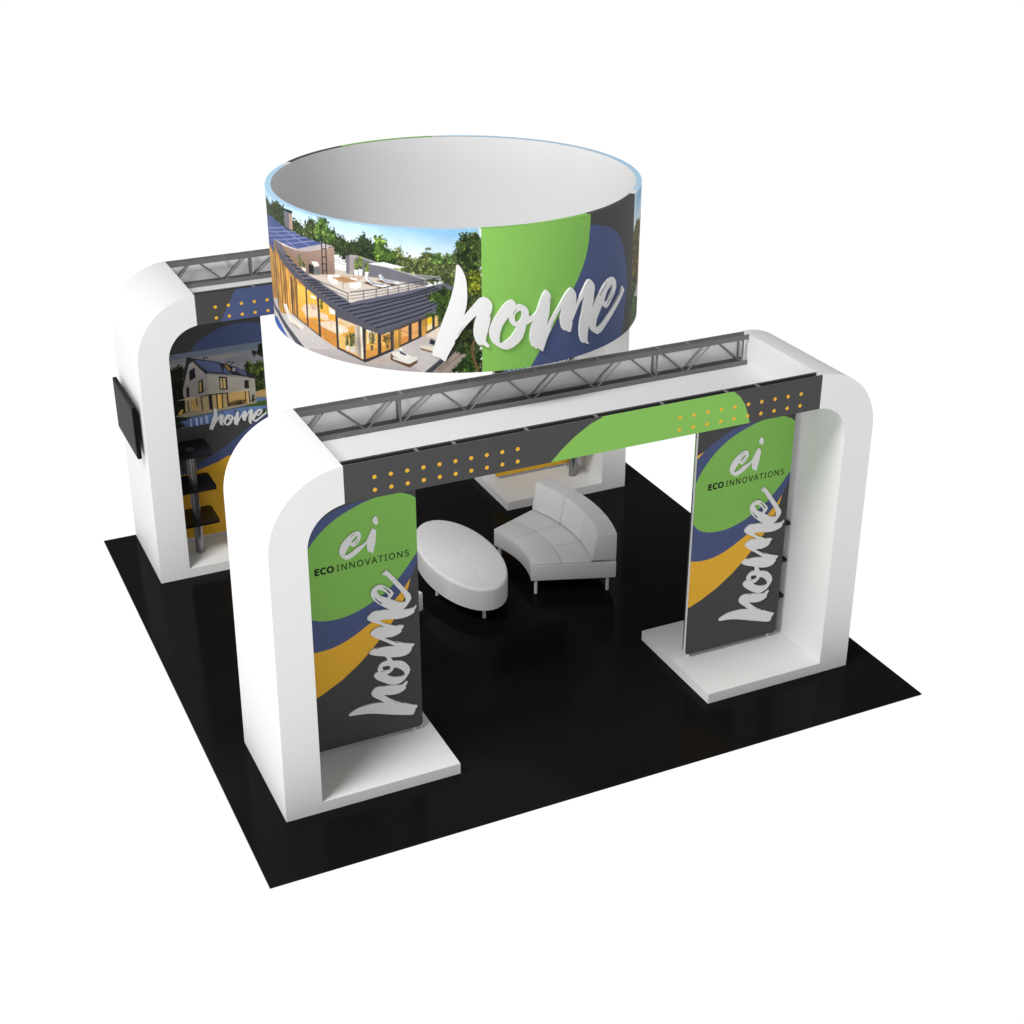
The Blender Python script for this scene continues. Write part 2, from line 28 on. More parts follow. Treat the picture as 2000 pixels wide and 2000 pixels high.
PIC=[('F',(74,90,58),1.0,[(0.836,4.201),(1.056,4.24),(1.168,4.215),(1.292,4.269),(1.397,4.282),(1.52,4.265),(1.529,4.198),(1.675,4.208),(1.706,4.203),(1.766,4.205),(1.818,4.17),(1.88,4.25),(1.899,4.265),(1.949,4.263),(1.978,4.224),(2.006,4.274),(2.045,4.28),(2.104,4.279),(2.106,4.207),(2.172,4.212),(2.197,4.172),(2.252,4.175),(2.316,4.134),(2.355,4.15),(2.394,4.167),(2.428,4.221),(2.46,4.23),(2.476,4.188),(2.518,4.187),(2.554,4.19),(2.404,4.203),(2.442,4.225),(2.495,4.187),(2.529,4.146),(2.561,4.199),(2.603,4.203),(2.648,4.191),(2.645,4.113),(2.685,4.105),(2.719,4.114),(2.765,4.133),(2.785,4.068),(2.83,4.082),(2.862,4.039),(2.896,4.069),(2.94,4.098),(2.963,4.143),(2.99,4.133),(2.983,4.077),(3.027,4.106),(3.07,4.107),(3.102,4.068),(3.129,4.091),(3.177,4.096),(3.188,4.123),(3.21,4.134),(3.189,4.178),(3.211,4.195),(3.259,4.177),(3.254,4.248),(3.297,4.253),(3.351,4.262),(3.367,4.218),(3.405,4.238),(3.403,3.961),(3.401,3.678),(3.4,3.388),(3.398,3.092),(3.117,3.095),(3.068,3.226),(3.049,3.512),(3.103,3.856),(2.8,3.851),(2.424,3.875),(2.318,3.954),(2.044,4.078),(1.498,3.959),(0.837,4.021)]),('F',(88,122,62),0.8,[(1.977,4.212),(2.005,4.262),(2.044,4.275),(2.104,4.268),(2.113,4.203),(2.185,4.198),(2.187,4.125),(2.12,4.092),(2.008,4.111),(1.935,4.114)]),('F',(96,132,60),0.8,[(2.54,4.125),(2.561,4.194),(2.642,4.19),(2.639,4.112),(2.719,4.108),(2.728,4.042),(2.647,4.013),(2.547,4.014)]),('F',(108,146,82),0.8,[(3.004,4.067),(3.038,4.101),(3.07,4.101),(3.112,4.052),(3.188,4.09),(3.187,4.024),(3.079,4.013),(3.004,4.034)]),('F',(112,128,40),0.9,[(3.27,3.849),(3.315,3.954),(3.391,3.951),(3.395,3.742),(3.346,3.75),(3.291,3.792)]),('F',(64,86,48),1.0,[(3.2,4.178),(3.265,4.248),(3.362,4.256),(3.399,4.216),(3.394,3.962),(3.272,3.955),(3.209,4.068)]),('P',(150,118,80),0,[(0.837,3.802),(1.213,3.926),(1.423,3.934),(1.665,3.868),(1.853,3.787),(2.017,3.739),(2.164,3.684),(2.299,3.625),(2.441,3.522),(2.577,3.415),(2.443,3.441),(2.302,3.461),(2.15,3.477),(1.989,3.563),(1.806,3.64),(1.552,3.356),(1.264,3.279),(1.18,3.393),(1.028,3.489),(0.921,3.642)]),('P',(72,84,134),0,[(0.837,4.045),(1.21,4.114),(1.52,4.098),(1.753,4.088),(1.932,4.08),(2.058,4.079),(1.893,4.023),(1.697,3.96),(1.468,3.944),(1.213,3.926),(1.19,3.788),(1.078,3.81),(0.837,3.802)]),('L',(150,160,198),0.006,[(0.837,3.885),(1.501,4.06),(1.693,4.099)]),('L',(150,160,198),0.006,[(0.837,3.848),(1.55,4.041),(1.753,4.091)]),('L',(150,160,198),0.007,[(1.17,3.901),(1.664,4.037),(1.846,4.088)]),('L',(150,160,198),0.007,[(1.469,3.946),(1.785,4.035),(1.94,4.078)]),('L',(150,160,198),0.006,[(1.265,3.999),(1.478,4.001),(1.698,3.962)]),('L',(150,160,198),0.006,[(1.477,4.076),(1.656,4.055),(1.893,4.023)]),('L',(160,172,220),0.006,[(0.836,3.915),(1.493,4.092)]),('P',(178,168,172),0,[(1.454,3.943),(1.697,3.96),(2.058,4.079),(2.158,4.074),(1.834,3.967),(1.737,3.952)]),('P',(168,142,128),0,[(1.423,3.931),(1.737,3.951),(1.834,3.967),(2.16,4.07),(2.159,3.843),(1.842,3.776),(1.761,3.812),(1.551,3.884)]),('P',(112,112,122),0,[(1.523,4.243),(1.611,4.248),(1.597,4.102),(1.515,4.107)]),('P',(170,146,130),0,[(1.609,4.248),(1.66,4.244),(1.653,4.103),(1.597,4.102)]),('P',(30,30,34),0,[(1.513,4.259),(1.663,4.267),(1.66,4.242),(1.517,4.241)]),('P',(196,183,172),0,[(1.834,3.782),(2.157,3.842),(2.163,3.887),(2.268,3.89),(2.442,3.875),(2.45,3.884),(2.571,3.876),(2.705,3.867),(2.834,3.853),(2.96,3.828),(2.824,3.792),(2.683,3.751),(2.533,3.707),(2.374,3.657),(2.299,3.622),(2.091,3.697),(1.886,3.759)]),('P',(190,160,136),0,[(2.022,3.805),(2.244,3.843),(2.442,3.87),(2.375,3.815),(2.17,3.782)]),('G',(90,70,62),0.5,[(1.423,3.931),(1.737,3.951),(1.834,3.967),(2.16,4.07),(2.159,3.843),(1.842,3.776),(1.761,3.812),(1.551,3.884)]),('G',(92,104,158),0.35,[(0.837,4.045),(1.21,4.114),(1.52,4.098),(1.753,4.088),(1.932,4.08),(2.058,4.079),(1.893,4.023),(1.697,3.96),(1.468,3.944),(1.213,3.926)]),('M',(184,168,152),0.7,[(1.834,3.782),(2.157,3.842),(2.273,3.868),(2.442,3.875),(2.45,3.884),(2.571,3.876),(2.705,3.867),(2.834,3.853),(2.685,3.803),(2.536,3.759),(2.377,3.709),(2.303,3.689),(2.094,3.744),(1.886,3.759)]),('P',(110,110,118),0,[(2.275,4.017),(2.316,4.024),(2.303,3.87),(2.273,3.868)]),('P',(160,150,150),0,[(2.312,4.022),(2.377,4.028),(2.346,3.867),(2.302,3.871)]),('P',(112,110,118),0,[(2.374,4.024),(2.432,4.02),(2.573,3.992),(2.708,3.96),(2.839,3.924),(2.967,3.885),(2.958,3.831),(2.834,3.85),(2.704,3.862),(2.571,3.871),(2.424,3.873),(2.442,3.873),(2.346,3.868)]),('L',(176,170,172),0.012,[(2.316,4.023),(2.381,4.028),(2.432,4.02),(2.564,3.991),(2.691,3.958),(2.831,3.923),(2.967,3.885)]),('P',(252,252,252),0,[(2.47,3.977),(2.618,4.006),(2.799,3.977),(2.691,3.962),(2.575,3.972)]),('L',(190,190,196),0.008,[(2.814,3.928),(2.914,3.919),(3.071,3.908),(3.07,3.862)]),('L',(190,190,196),0.006,[(2.875,3.909),(3.065,3.89)]),('L',(110,110,116),0.006,[(2.162,3.972),(2.272,3.959)]),('L',(110,110,116),0.006,[(2.161,3.952),(2.271,3.936)]),('L',(36,36,40),0.012,[(2.027,4.132),(2.025,3.975),(2.023,3.817)]),('L',(36,36,40),0.012,[(2.074,4.117),(2.071,3.972),(2.068,3.826)]),('L',(36,36,40),0.006,[(2.025,4.029),(2.075,4.039)]),('L',(36,36,40),0.006,[(2.019,3.96),(2.072,3.97)]),('L',(36,36,40),0.006,[(2.022,3.903),(2.069,3.912)]),('L',(36,36,40),0.006,[(2.022,3.846),(2.069,3.855)]),('F',(84,110,44),0.35,[(1.717,3.907),(1.739,3.924),(1.755,3.828),(1.712,3.824)]),('F',(84,110,44),0.35,[(1.767,3.866),(1.797,3.879),(1.802,3.816),(1.767,3.819)]),('P',(240,238,235),0,[(1.742,3.818),(1.812,3.818),(1.809,3.793),(1.779,3.793)]),('P',(36,36,38),0,[(1.852,3.868),(1.917,3.87),(1.912,3.787),(1.849,3.792)]),('P',(226,226,226),0,[(1.888,3.898),(1.967,3.909),(1.99,3.88),(1.921,3.858)]),('P',(110,110,112),0,[(1.918,3.85),(1.994,3.863),(1.992,3.804),(1.912,3.785)]),('F',(110,140,50),0.35,[(2.354,3.982),(2.373,4.004),(2.391,3.987),(2.384,3.913),(2.352,3.911)]),('F',(120,150,50),0.35,[(2.399,4.022),(2.419,4.03),(2.433,4.015),(2.427,3.924),(2.394,3.923)]),('F',(110,140,50),0.35,[(2.452,3.973),(2.469,3.992),(2.484,3.977),(2.481,3.909),(2.448,3.907)]),('P',(244,242,240),0,[(2.348,3.911),(2.388,3.914),(2.378,3.868),(2.354,3.866)]),('P',(244,242,240),0,[(2.391,3.922),(2.43,3.925),(2.42,3.871),(2.394,3.871)]),('P',(244,242,240),0,[(2.446,3.904),(2.482,3.912),(2.475,3.877),(2.449,3.876)]),('P',(246,244,242),0,[(2.076,3.822),(2.13,3.831),(2.13,3.809),(2.18,3.795),(2.177,3.759),(2.132,3.752),(2.073,3.781)]),('P',(246,244,242),0,[(2.142,3.834),(2.196,3.841),(2.195,3.825),(2.144,3.817)]),('P',(246,244,242),0,[(2.31,3.84),(2.377,3.839),(2.375,3.823),(2.311,3.827)]),('P',(158,112,66),0,[(2.114,3.806),(2.244,3.835),(2.377,3.821),(2.248,3.785)]),('P',(246,244,242),0,[(2.296,3.796),(2.368,3.805),(2.369,3.813),(2.409,3.817),(2.406,3.774),(2.353,3.753),(2.3,3.757)]),('L',(120,110,100),0.006,[(2.234,3.784),(2.231,3.735)]),('G',(236,226,216),0.6,[(1.834,3.782),(2.157,3.842),(2.273,3.868),(2.442,3.875),(2.45,3.884),(2.571,3.876),(2.705,3.867),(2.834,3.853),(2.96,3.828),(2.824,3.792),(2.683,3.751),(2.533,3.707),(2.374,3.657),(2.299,3.622),(2.091,3.697),(1.886,3.759)]),('P',(90,66,40),0,[(2.427,3.813),(2.466,3.83),(2.638,3.793),(2.567,3.788)]),('P',(90,66,40),0,[(2.546,3.845),(2.594,3.856),(2.732,3.829),(2.686,3.82)]),('P',(226,228,234),0,[(2.443,3.877),(2.463,3.882),(2.488,3.844),(2.532,3.821),(2.628,3.821),(2.688,3.796),(2.667,3.787),(2.621,3.796),(2.526,3.802),(2.466,3.833)]),('P',(88,100,136),0,[(2.463,3.872),(2.488,3.841),(2.532,3.821),(2.622,3.824),(2.604,3.816),(2.52,3.814),(2.473,3.848)]),('P',(226,228,234),0,[(2.566,3.895),(2.591,3.901),(2.621,3.864),(2.652,3.855),(2.727,3.857),(2.795,3.822),(2.766,3.818),(2.721,3.838),(2.628,3.838),(2.585,3.866)]),('P',(88,100,136),0,[(2.585,3.892),(2.618,3.861),(2.652,3.852),(2.71,3.853),(2.687,3.847),(2.629,3.847),(2.594,3.873)]),('W',(186,136,70),1.0,[(0.838,3.563),(1.271,3.691),(1.244,3.546),(1.215,3.398),(0.838,3.277),(0.838,3.421)]),('P',(192,184,182),0,[(0.838,3.281),(1.216,3.401),(1.271,3.267),(0.838,3.112)]),('W',(206,152,74),1.0,[(0.837,3.783),(1.192,3.794),(1.237,3.85),(1.438,3.766),(1.629,3.715),(1.783,3.653),(1.78,3.506),(1.776,3.357),(1.552,3.356),(1.264,3.279),(1.18,3.393),(1.028,3.489),(0.837,3.623)]),('L',(90,84,86),0.02,[(1.198,3.832),(1.193,3.652),(1.187,3.469),(1.201,3.348),(1.228,3.253)]),('P',(236,182,72),0,[(1.558,3.679),(1.789,3.65),(1.98,3.597),(2.146,3.536),(2.15,3.477),(2.411,3.43),(2.413,3.284),(2.415,3.135),(2.281,3.172),(2.137,3.203),(1.944,3.263),(1.767,3.317),(1.552,3.356),(1.555,3.519)]),('P',(214,150,70),0,[(1.64,3.354),(1.798,3.391),(1.994,3.411),(2.146,3.41),(2.144,3.205),(1.944,3.263),(1.638,3.34)]),('G',(190,118,40),0.55,[(1.558,3.679),(1.789,3.65),(1.98,3.597),(2.146,3.536),(2.15,3.477),(2.411,3.43),(2.413,3.284),(2.415,3.135),(2.281,3.172),(2.137,3.203),(1.944,3.263),(1.767,3.317),(1.552,3.356),(1.555,3.519)]),('G',(255,206,90),-0.5,[(1.678,3.664),(1.789,3.65),(1.98,3.597),(2.146,3.536),(2.15,3.477),(1.92,3.449),(1.657,3.493)]),('W',(196,140,66),0.6,[(1.564,3.678),(1.659,3.667),(1.65,3.512),(1.64,3.354),(1.552,3.356),(1.558,3.518)]),('P',(228,206,178),0,[(1.702,3.449),(1.774,3.506),(1.92,3.53),(1.94,3.475),(1.936,3.43),(1.78,3.391),(1.738,3.425)]),('P',(196,170,150),0,[(1.836,3.516),(1.896,3.536),(1.924,3.493),(1.858,3.478)]),('P',(228,206,178),0,[(1.962,3.48),(2.044,3.476),(2.064,3.437),(1.995,3.415),(1.958,3.435)]),('P',(232,212,186),0,[(1.906,3.379),(2.098,3.439),(2.256,3.415),(2.157,3.3),(2.139,3.332),(1.99,3.355)]),('P',(240,226,206),0,[(2.08,3.386),(2.137,3.404),(2.271,3.396),(2.26,3.371),(2.194,3.348),(2.079,3.368)]),('P',(250,248,244),0,[(2.064,3.546),(2.139,3.529),(2.138,3.496),(2.074,3.494)]),('P',(252,250,246),0,[(1.853,3.603),(1.92,3.601),(1.913,3.577),(1.855,3.586)]),('F',(60,80,36),0.35,[(1.973,3.586),(1.998,3.586),(1.994,3.515),(1.969,3.508)]),('P',(225,196,160),0,[(2.162,3.479),(2.411,3.436),(2.416,3.415),(2.324,3.438),(2.269,3.412),(2.16,3.446)]),('P',(232,188,110),0,[(2.16,3.336),(2.319,3.306),(2.314,3.201),(2.152,3.219)]),('W',(226,212,196),0.5,[(2.326,3.441),(2.406,3.43),(2.406,3.293),(2.406,3.156),(2.314,3.192)]),('F',(46,78,56),0.3,[(2.23,3.246),(2.232,3.318),(2.251,3.346),(2.259,3.251)]),('F',(40,76,54),0.3,[(2.275,3.246),(2.273,3.369),(2.297,3.357),(2.318,3.388),(2.313,3.256)]),('P',(226,222,220),0,[(2.23,3.247),(2.261,3.252),(2.256,3.2),(2.232,3.207)]),('P',(214,212,212),0,[(2.275,3.249),(2.315,3.255),(2.31,3.193),(2.275,3.199)]),('M',(210,170,110),0.8,[(1.558,3.679),(1.789,3.65),(1.98,3.597),(2.146,3.536),(2.15,3.477),(2.411,3.43),(2.413,3.284),(2.415,3.135),(2.281,3.172),(2.137,3.203),(1.944,3.263),(1.767,3.317),(1.552,3.356),(1.555,3.519)]),('L',(50,50,56),0.024,[(1.567,3.679),(1.56,3.519),(1.552,3.358)]),('L',(50,50,56),0.012,[(1.657,3.669),(1.649,3.513),(1.64,3.354)]),('L',(50,50,56),0.02,[(1.797,3.655),(1.792,3.483),(1.788,3.31)]),('L',(50,50,56),0.026,[(1.946,3.608),(1.945,3.437),(1.944,3.265)]),('L',(50,50,56),0.026,[(2.149,3.528),(2.146,3.367),(2.144,3.203)]),('L',(50,50,56),0.036,[(2.419,3.426),(2.418,3.282),(2.417,3.135)]),('L',(50,50,56),0.018,[(1.552,3.356),(1.767,3.317),(1.944,3.263)]),('L',(50,50,56),0.026,[(2.143,3.207),(2.283,3.174),(2.415,3.136)]),('P',(232,178,92),0,[(2.433,3.412),(2.576,3.398),(2.655,3.426),(2.655,3.272),(2.551,3.214),(2.42,3.147)]),('P',(250,236,200),0,[(2.445,3.408),(2.514,3.401),(2.516,3.32),(2.464,3.324),(2.44,3.298)]),('P',(214,150,70),0,[(2.425,3.241),(2.508,3.275),(2.657,3.326),(2.655,3.272),(2.551,3.214),(2.42,3.147)]),('M',(200,150,90),0.7,[(2.433,3.412),(2.576,3.398),(2.655,3.426),(2.655,3.272),(2.551,3.214),(2.42,3.147)]),('F',(100,90,50),0.4,[(2.462,3.399),(2.52,3.407),(2.504,3.318),(2.481,3.304),(2.458,3.323)]),('F',(96,84,46),0.4,[(2.584,3.383),(2.651,3.412),(2.64,3.335),(2.617,3.322),(2.59,3.34)]),('P',(96,86,68),0,[(2.467,3.292),(2.497,3.297),(2.49,3.251),(2.471,3.248)]),('P',(110,90,56),0,[(2.607,3.318),(2.64,3.322),(2.633,3.283),(2.613,3.28)]),('P',(80,76,66),0,[(2.536,3.313),(2.572,3.318),(2.564,3.28),(2.54,3.277)]),('L',(48,48,54),0.03,[(2.555,3.398),(2.55,3.21)]),('L',(48,48,54),0.03,[(2.666,3.435),(2.666,3.267)]),('L',(48,48,54),0.028,[(2.42,3.148),(2.551,3.213),(2.67,3.281)]),('P',(74,68,66),0,[(2.582,3.415),(2.77,3.506),(2.949,3.594),(3.066,3.618),(3.063,3.491),(2.958,3.444),(2.739,3.311),(2.664,3.267),(2.655,3.426)]),('W',(196,146,68),0.6,[(2.682,3.442),(2.743,3.465),(2.74,3.301),(2.678,3.267)]),('P',(228,170,104),0,[(2.743,3.464),(2.812,3.501),(2.807,3.36),(2.74,3.322)]),('P',(210,140,70),0,[(2.74,3.388),(2.809,3.41),(2.807,3.36),(2.74,3.322)]),('P',(226,166,100),0,[(2.826,3.508),(2.894,3.539),(2.89,3.403),(2.822,3.372)]),('L',(180,130,90),0.008,[(2.742,3.453),(2.82,3.427),(2.892,3.458)]),('M',(200,146,96),0.6,[(2.743,3.464),(2.894,3.539),(2.89,3.403),(2.74,3.322)]),('L',(48,48,54),0.026,[(2.82,3.505),(2.816,3.361)]),('L',(48,48,54),0.03,[(2.904,3.545),(2.9,3.402)]),('L',(48,48,54),0.026,[(2.739,3.313),(2.9,3.402)]),('W',(196,146,68),0.6,[(2.914,3.545),(2.959,3.568),(2.958,3.423),(2.913,3.399)]),('P',(240,190,44),0,[(2.961,3.567),(3.003,3.588),(3.002,3.478),(2.958,3.449)]),('P',(236,214,160),0,[(2.959,3.509),(3.001,3.527),(3.002,3.478),(2.958,3.449)]),('L',(48,48,54),0.02,[(3.011,3.593),(3.01,3.476)]),('L',(48,48,54),0.02,[(2.958,3.444),(3.012,3.476)]),('P',(228,190,120),0,[(3.02,3.596),(3.091,3.624),(3.09,3.534),(3.02,3.49)]),('L',(60,54,50),0.014,[(3.056,3.608),(3.054,3.512)]),('P',(98,99,114),0,[(2.299,3.624),(2.375,3.658),(2.53,3.707),(2.677,3.751),(2.818,3.79),(2.955,3.825),(3.103,3.862),(3.183,3.828),(3.143,3.709),(3.06,3.617),(2.943,3.588),(2.767,3.511),(2.583,3.425),(2.577,3.425),(2.443,3.481),(2.301,3.533),(2.149,3.579),(1.962,3.663),(1.744,3.734),(1.788,3.701),(1.714,3.748),(1.45,3.835),(1.212,3.923),(1.406,3.924),(1.593,3.836),(1.797,3.786),(1.977,3.744),(2.128,3.696),(2.266,3.642)]),('P',(82,83,94),0,[(1.197,3.91),(1.45,3.835),(1.771,3.721),(1.743,3.729),(1.954,3.658),(2.149,3.585),(2.301,3.537),(2.443,3.484),(2.577,3.426),(2.57,3.395),(2.439,3.428),(2.3,3.456),(2.15,3.479),(2.139,3.529),(1.983,3.591),(1.806,3.646),(1.665,3.715),(1.706,3.681),(1.364,3.788)]),('P',(84,84,92),0,[(2.425,3.478),(2.583,3.426),(2.77,3.514),(2.949,3.599),(2.943,3.579),(2.769,3.498),(2.58,3.395),(2.422,3.426)]),('G',(78,80,96),0.5,[(2.375,3.658),(2.53,3.707),(2.677,3.751),(2.818,3.79),(2.955,3.825),(3.103,3.862),(3.183,3.828),(3.143,3.709),(3.06,3.617),(2.943,3.588),(2.767,3.511),(2.583,3.425),(2.577,3.425),(2.443,3.481),(2.301,3.533),(2.149,3.579)]),('L',(36,38,50),0.011,[(2.451,3.639),(2.64,3.699),(2.819,3.751),(3.03,3.83)]),('L',(36,38,50),0.011,[(2.431,3.6),(2.577,3.652),(2.716,3.7),(2.85,3.742),(3.055,3.818)]),('L',(36,38,50),0.011,[(2.429,3.565),(2.576,3.618),(2.715,3.667),(2.849,3.711),(3.07,3.787)]),('L',(36,38,50),0.011,[(2.428,3.529),(2.575,3.586),(2.716,3.638),(2.851,3.685),(2.983,3.727),(3.079,3.766)]),('L',(36,38,50),0.011,[(2.426,3.49),(2.588,3.551),(2.741,3.605),(2.982,3.696),(3.058,3.724)]),('L',(36,38,50),0.011,[(2.477,3.471),(2.611,3.523),(2.74,3.57),(2.966,3.658),(3.058,3.703)]),('L',(36,38,50),0.011,[(2.527,3.448),(2.739,3.531),(2.897,3.592),(3.001,3.643)]),('L',(36,38,50),0.011,[(2.221,3.566),(2.439,3.641)]),('L',(36,38,50),0.011,[(2.271,3.548),(2.437,3.606)]),('L',(36,38,50),0.011,[(2.319,3.529),(2.435,3.569)]),('L',(36,38,50),0.011,[(2.37,3.51),(2.434,3.532)]),('L',(36,38,50),0.012,[(1.778,3.715),(1.935,3.746)]),('L',(36,38,50),0.012,[(1.821,3.701),(1.969,3.734)]),('L',(36,38,50),0.012,[(1.862,3.69),(1.997,3.721)]),('L',(36,38,50),0.012,[(1.905,3.677),(2.033,3.704)]),('L',(36,38,50),0.012,[(1.947,3.664),(2.078,3.692)]),('L',(36,38,50),0.012,[(1.991,3.647),(2.119,3.679)]),('L',(36,38,50),0.012,[(2.034,3.634),(2.162,3.665)]),('L',(36,38,50),0.012,[(2.08,3.617),(2.207,3.649)]),('L',(36,38,50),0.012,[(2.127,3.599),(2.254,3.636)]),('L',(36,38,50),0.012,[(2.173,3.58),(2.297,3.62)]),('L',(36,38,50),0.012,[(1.466,3.845),(1.572,3.86)]),('L',(36,38,50),0.012,[(1.53,3.826),(1.616,3.836)]),('L',(36,38,50),0.012,[(1.588,3.799),(1.68,3.813)]),('L',(36,38,50),0.012,[(1.643,3.783),(1.73,3.796)]),('L',(36,38,50),0.012,[(1.695,3.761),(1.777,3.778)]),('L',(36,38,50),0.012,[(1.744,3.741),(1.822,3.757)]),('L',(36,38,50),0.012,[(1.79,3.716),(1.884,3.741)]),('L',(72,76,86),0.008,[(1.903,3.757),(2.103,3.734),(2.28,3.703),(2.276,3.632)]),('L',(72,76,86),0.005,[(2.061,3.709),(2.278,3.673)]),('L',(72,76,86),0.005,[(2.134,3.671),(2.277,3.653)]),('L',(72,76,86),0.008,[(2.298,3.716),(2.565,3.782),(2.674,3.816),(2.812,3.849),(2.945,3.878),(3.071,3.905)]),('L',(84,86,94),0.005,[(2.296,3.685),(2.377,3.706),(2.535,3.751),(2.685,3.791),(2.819,3.826),(2.95,3.858)]),('L',(84,86,94),0.005,[(2.294,3.659),(2.376,3.68),(2.534,3.727),(2.684,3.768),(2.819,3.806),(2.95,3.839)]),('L',(72,76,86),0.007,[(2.43,3.748),(2.427,3.676)]),('L',(72,76,86),0.007,[(2.544,3.78),(2.541,3.711)]),('L',(72,76,86),0.007,[(2.646,3.806),(2.643,3.739)]),('L',(84,86,94),0.006,[(2.735,3.829),(2.732,3.761)]),('L',(84,86,94),0.006,[(2.816,3.849),(2.813,3.784)]),('L',(120,120,126),0.006,[(2.887,3.864),(2.885,3.805)]),('L',(170,170,176),0.006,[(2.951,3.878),(2.95,3.828)]),('P',(198,192,190),0,[(0.84,3.203),(1.265,3.281),(1.552,3.355),(1.767,3.316),(1.944,3.262),(2.137,3.202),(2.281,3.171),(2.415,3.134),(2.664,3.266),(2.739,3.311),(2.9,3.4),(2.957,3.437),(3.064,3.501),(3.044,3.297),(3.099,3.216),(2.92,3.098),(2.776,3.064),(2.585,3.071),(2.38,3.068),(2.216,3.025),(2.035,2.973),(1.9,3.038),(1.748,3.097),(1.345,3.088),(0.839,3.101)]),('G',(150,140,140),0.45,[(1.75,3.108),(2.137,3.202),(2.281,3.171),(2.415,3.134),(2.664,3.266),(2.794,3.184),(2.92,3.098),(2.776,3.064),(2.585,3.071),(2.38,3.068),(2.216,3.025),(2.035,2.973),(1.9,3.044)]),('G',(176,160,150),-0.5,[(2.739,3.311),(2.9,3.4),(2.957,3.437),(3.064,3.501),(3.044,3.297),(2.914,3.251),(2.781,3.202)]),('P',(224,206,190),0,[(2.957,3.434),(3.064,3.501),(3.036,3.404),(2.944,3.402)]),('P',(190,176,166),0,[(2.407,3.128),(2.55,3.199),(2.675,3.257),(2.73,3.29),(2.762,3.282),(2.644,3.172),(2.501,3.12)]),('P',(60,94,168),0,[(0.838,3.129),(1.131,3.198),(1.275,3.164),(1.436,3.097),(1.137,3.06),(0.839,3.041)]),('P',(205,200,204),0,[(1.131,3.198),(1.261,3.264),(1.527,3.186),(1.629,3.102),(1.45,3.099),(1.275,3.164)]),('P',(72,74,82),0,[(0.837,3.329),(0.981,3.289),(1.235,3.278),(1.534,3.188),(1.735,3.101),(1.606,3.092),(1.405,3.166),(1.158,3.242),(0.837,3.241)]),('P',(64,66,74),0,[(2.915,3.094),(3.058,3.221),(3.162,3.308),(3.203,3.343),(3.202,3.305),(3.091,3.202),(2.977,3.095)]),('P',(156,142,132),0,[(2.977,3.095),(3.091,3.202),(3.202,3.305),(3.284,3.27),(3.122,3.093)]),('P',(128,114,104),0,[(3.03,3.133),(3.109,3.199),(3.119,3.194),(3.05,3.122)]),('L',(110,98,90),0.006,[(3.04,3.097),(3.144,3.193),(3.248,3.285)]),('F',(52,84,34),0.9,[(3.117,3.094),(3.279,3.262),(3.397,3.289),(3.398,3.091)]),('F',(44,60,30),0.8,[(3.162,3.297),(3.199,3.426),(3.323,3.562),(3.352,3.389),(3.279,3.268),(3.207,3.275)]),('F',(56,74,42),0.7,[(3.187,3.319),(3.208,3.351),(3.31,3.294),(3.294,3.262),(3.248,3.263)]),('L',(112,86,60),0.022,[(3.332,3.369),(3.316,3.321),(3.32,3.261),(3.344,3.172),(3.364,3.1)]),('L',(120,84,56),0.012,[(3.367,3.133),(3.394,3.18)]),('F',(62,88,40),0.6,[(2.953,3.763),(2.984,3.769),(3.096,3.829),(3.17,3.808),(3.148,3.672),(3.106,3.576),(3.091,3.608),(3.031,3.628),(3.048,3.703),(2.982,3.717)]),('F',(62,88,40),0.5,[(3.031,3.628),(3.101,3.619),(3.094,3.512),(3.059,3.533)]),('F',(70,96,44),0.5,[(2.939,3.599),(2.98,3.616),(3.03,3.602),(3.025,3.581),(2.948,3.589)]),('P',(98,68,42),0,[(2.647,3.238),(2.664,3.245),(2.807,3.187),(2.872,3.219),(2.871,3.183),(2.805,3.137),(2.646,3.189)]),('P',(228,225,218),0,[(2.656,3.255),(2.74,3.275),(2.83,3.233),(2.873,3.236),(2.872,3.208),(2.806,3.168),(2.78,3.174),(2.663,3.229)]),('P',(228,225,218),0,[(2.665,3.218),(2.791,3.183),(2.796,3.167),(2.665,3.199)]),('P',(46,50,84),0,[(2.723,3.278),(2.777,3.252),(2.778,3.237),(2.729,3.252)]),('P',(240,238,232),0,[(2.72,3.292),(2.741,3.302),(2.754,3.276),(2.725,3.279)]),('P',(98,68,42),0,[(2.899,3.313),(3.043,3.275),(3.043,3.264),(2.9,3.299)]),('P',(220,208,192),0,[(2.9,3.34),(3.044,3.318),(3.043,3.275),(2.9,3.312)]),('P',(44,46,60),0,[(2.985,3.395),(3.045,3.367),(3.024,3.334),(2.971,3.354)]),('P',(226,216,206),0,[(1.357,3.391),(1.438,3.416),(1.506,3.326),(1.559,3.32),(1.737,3.297),(1.678,3.244),(1.609,3.275),(1.477,3.267),(1.44,3.296)]),('P',(170,160,155),0,[(1.477,3.267),(1.609,3.275),(1.688,3.25),(1.647,3.244),(1.584,3.254),(1.501,3.258)])]
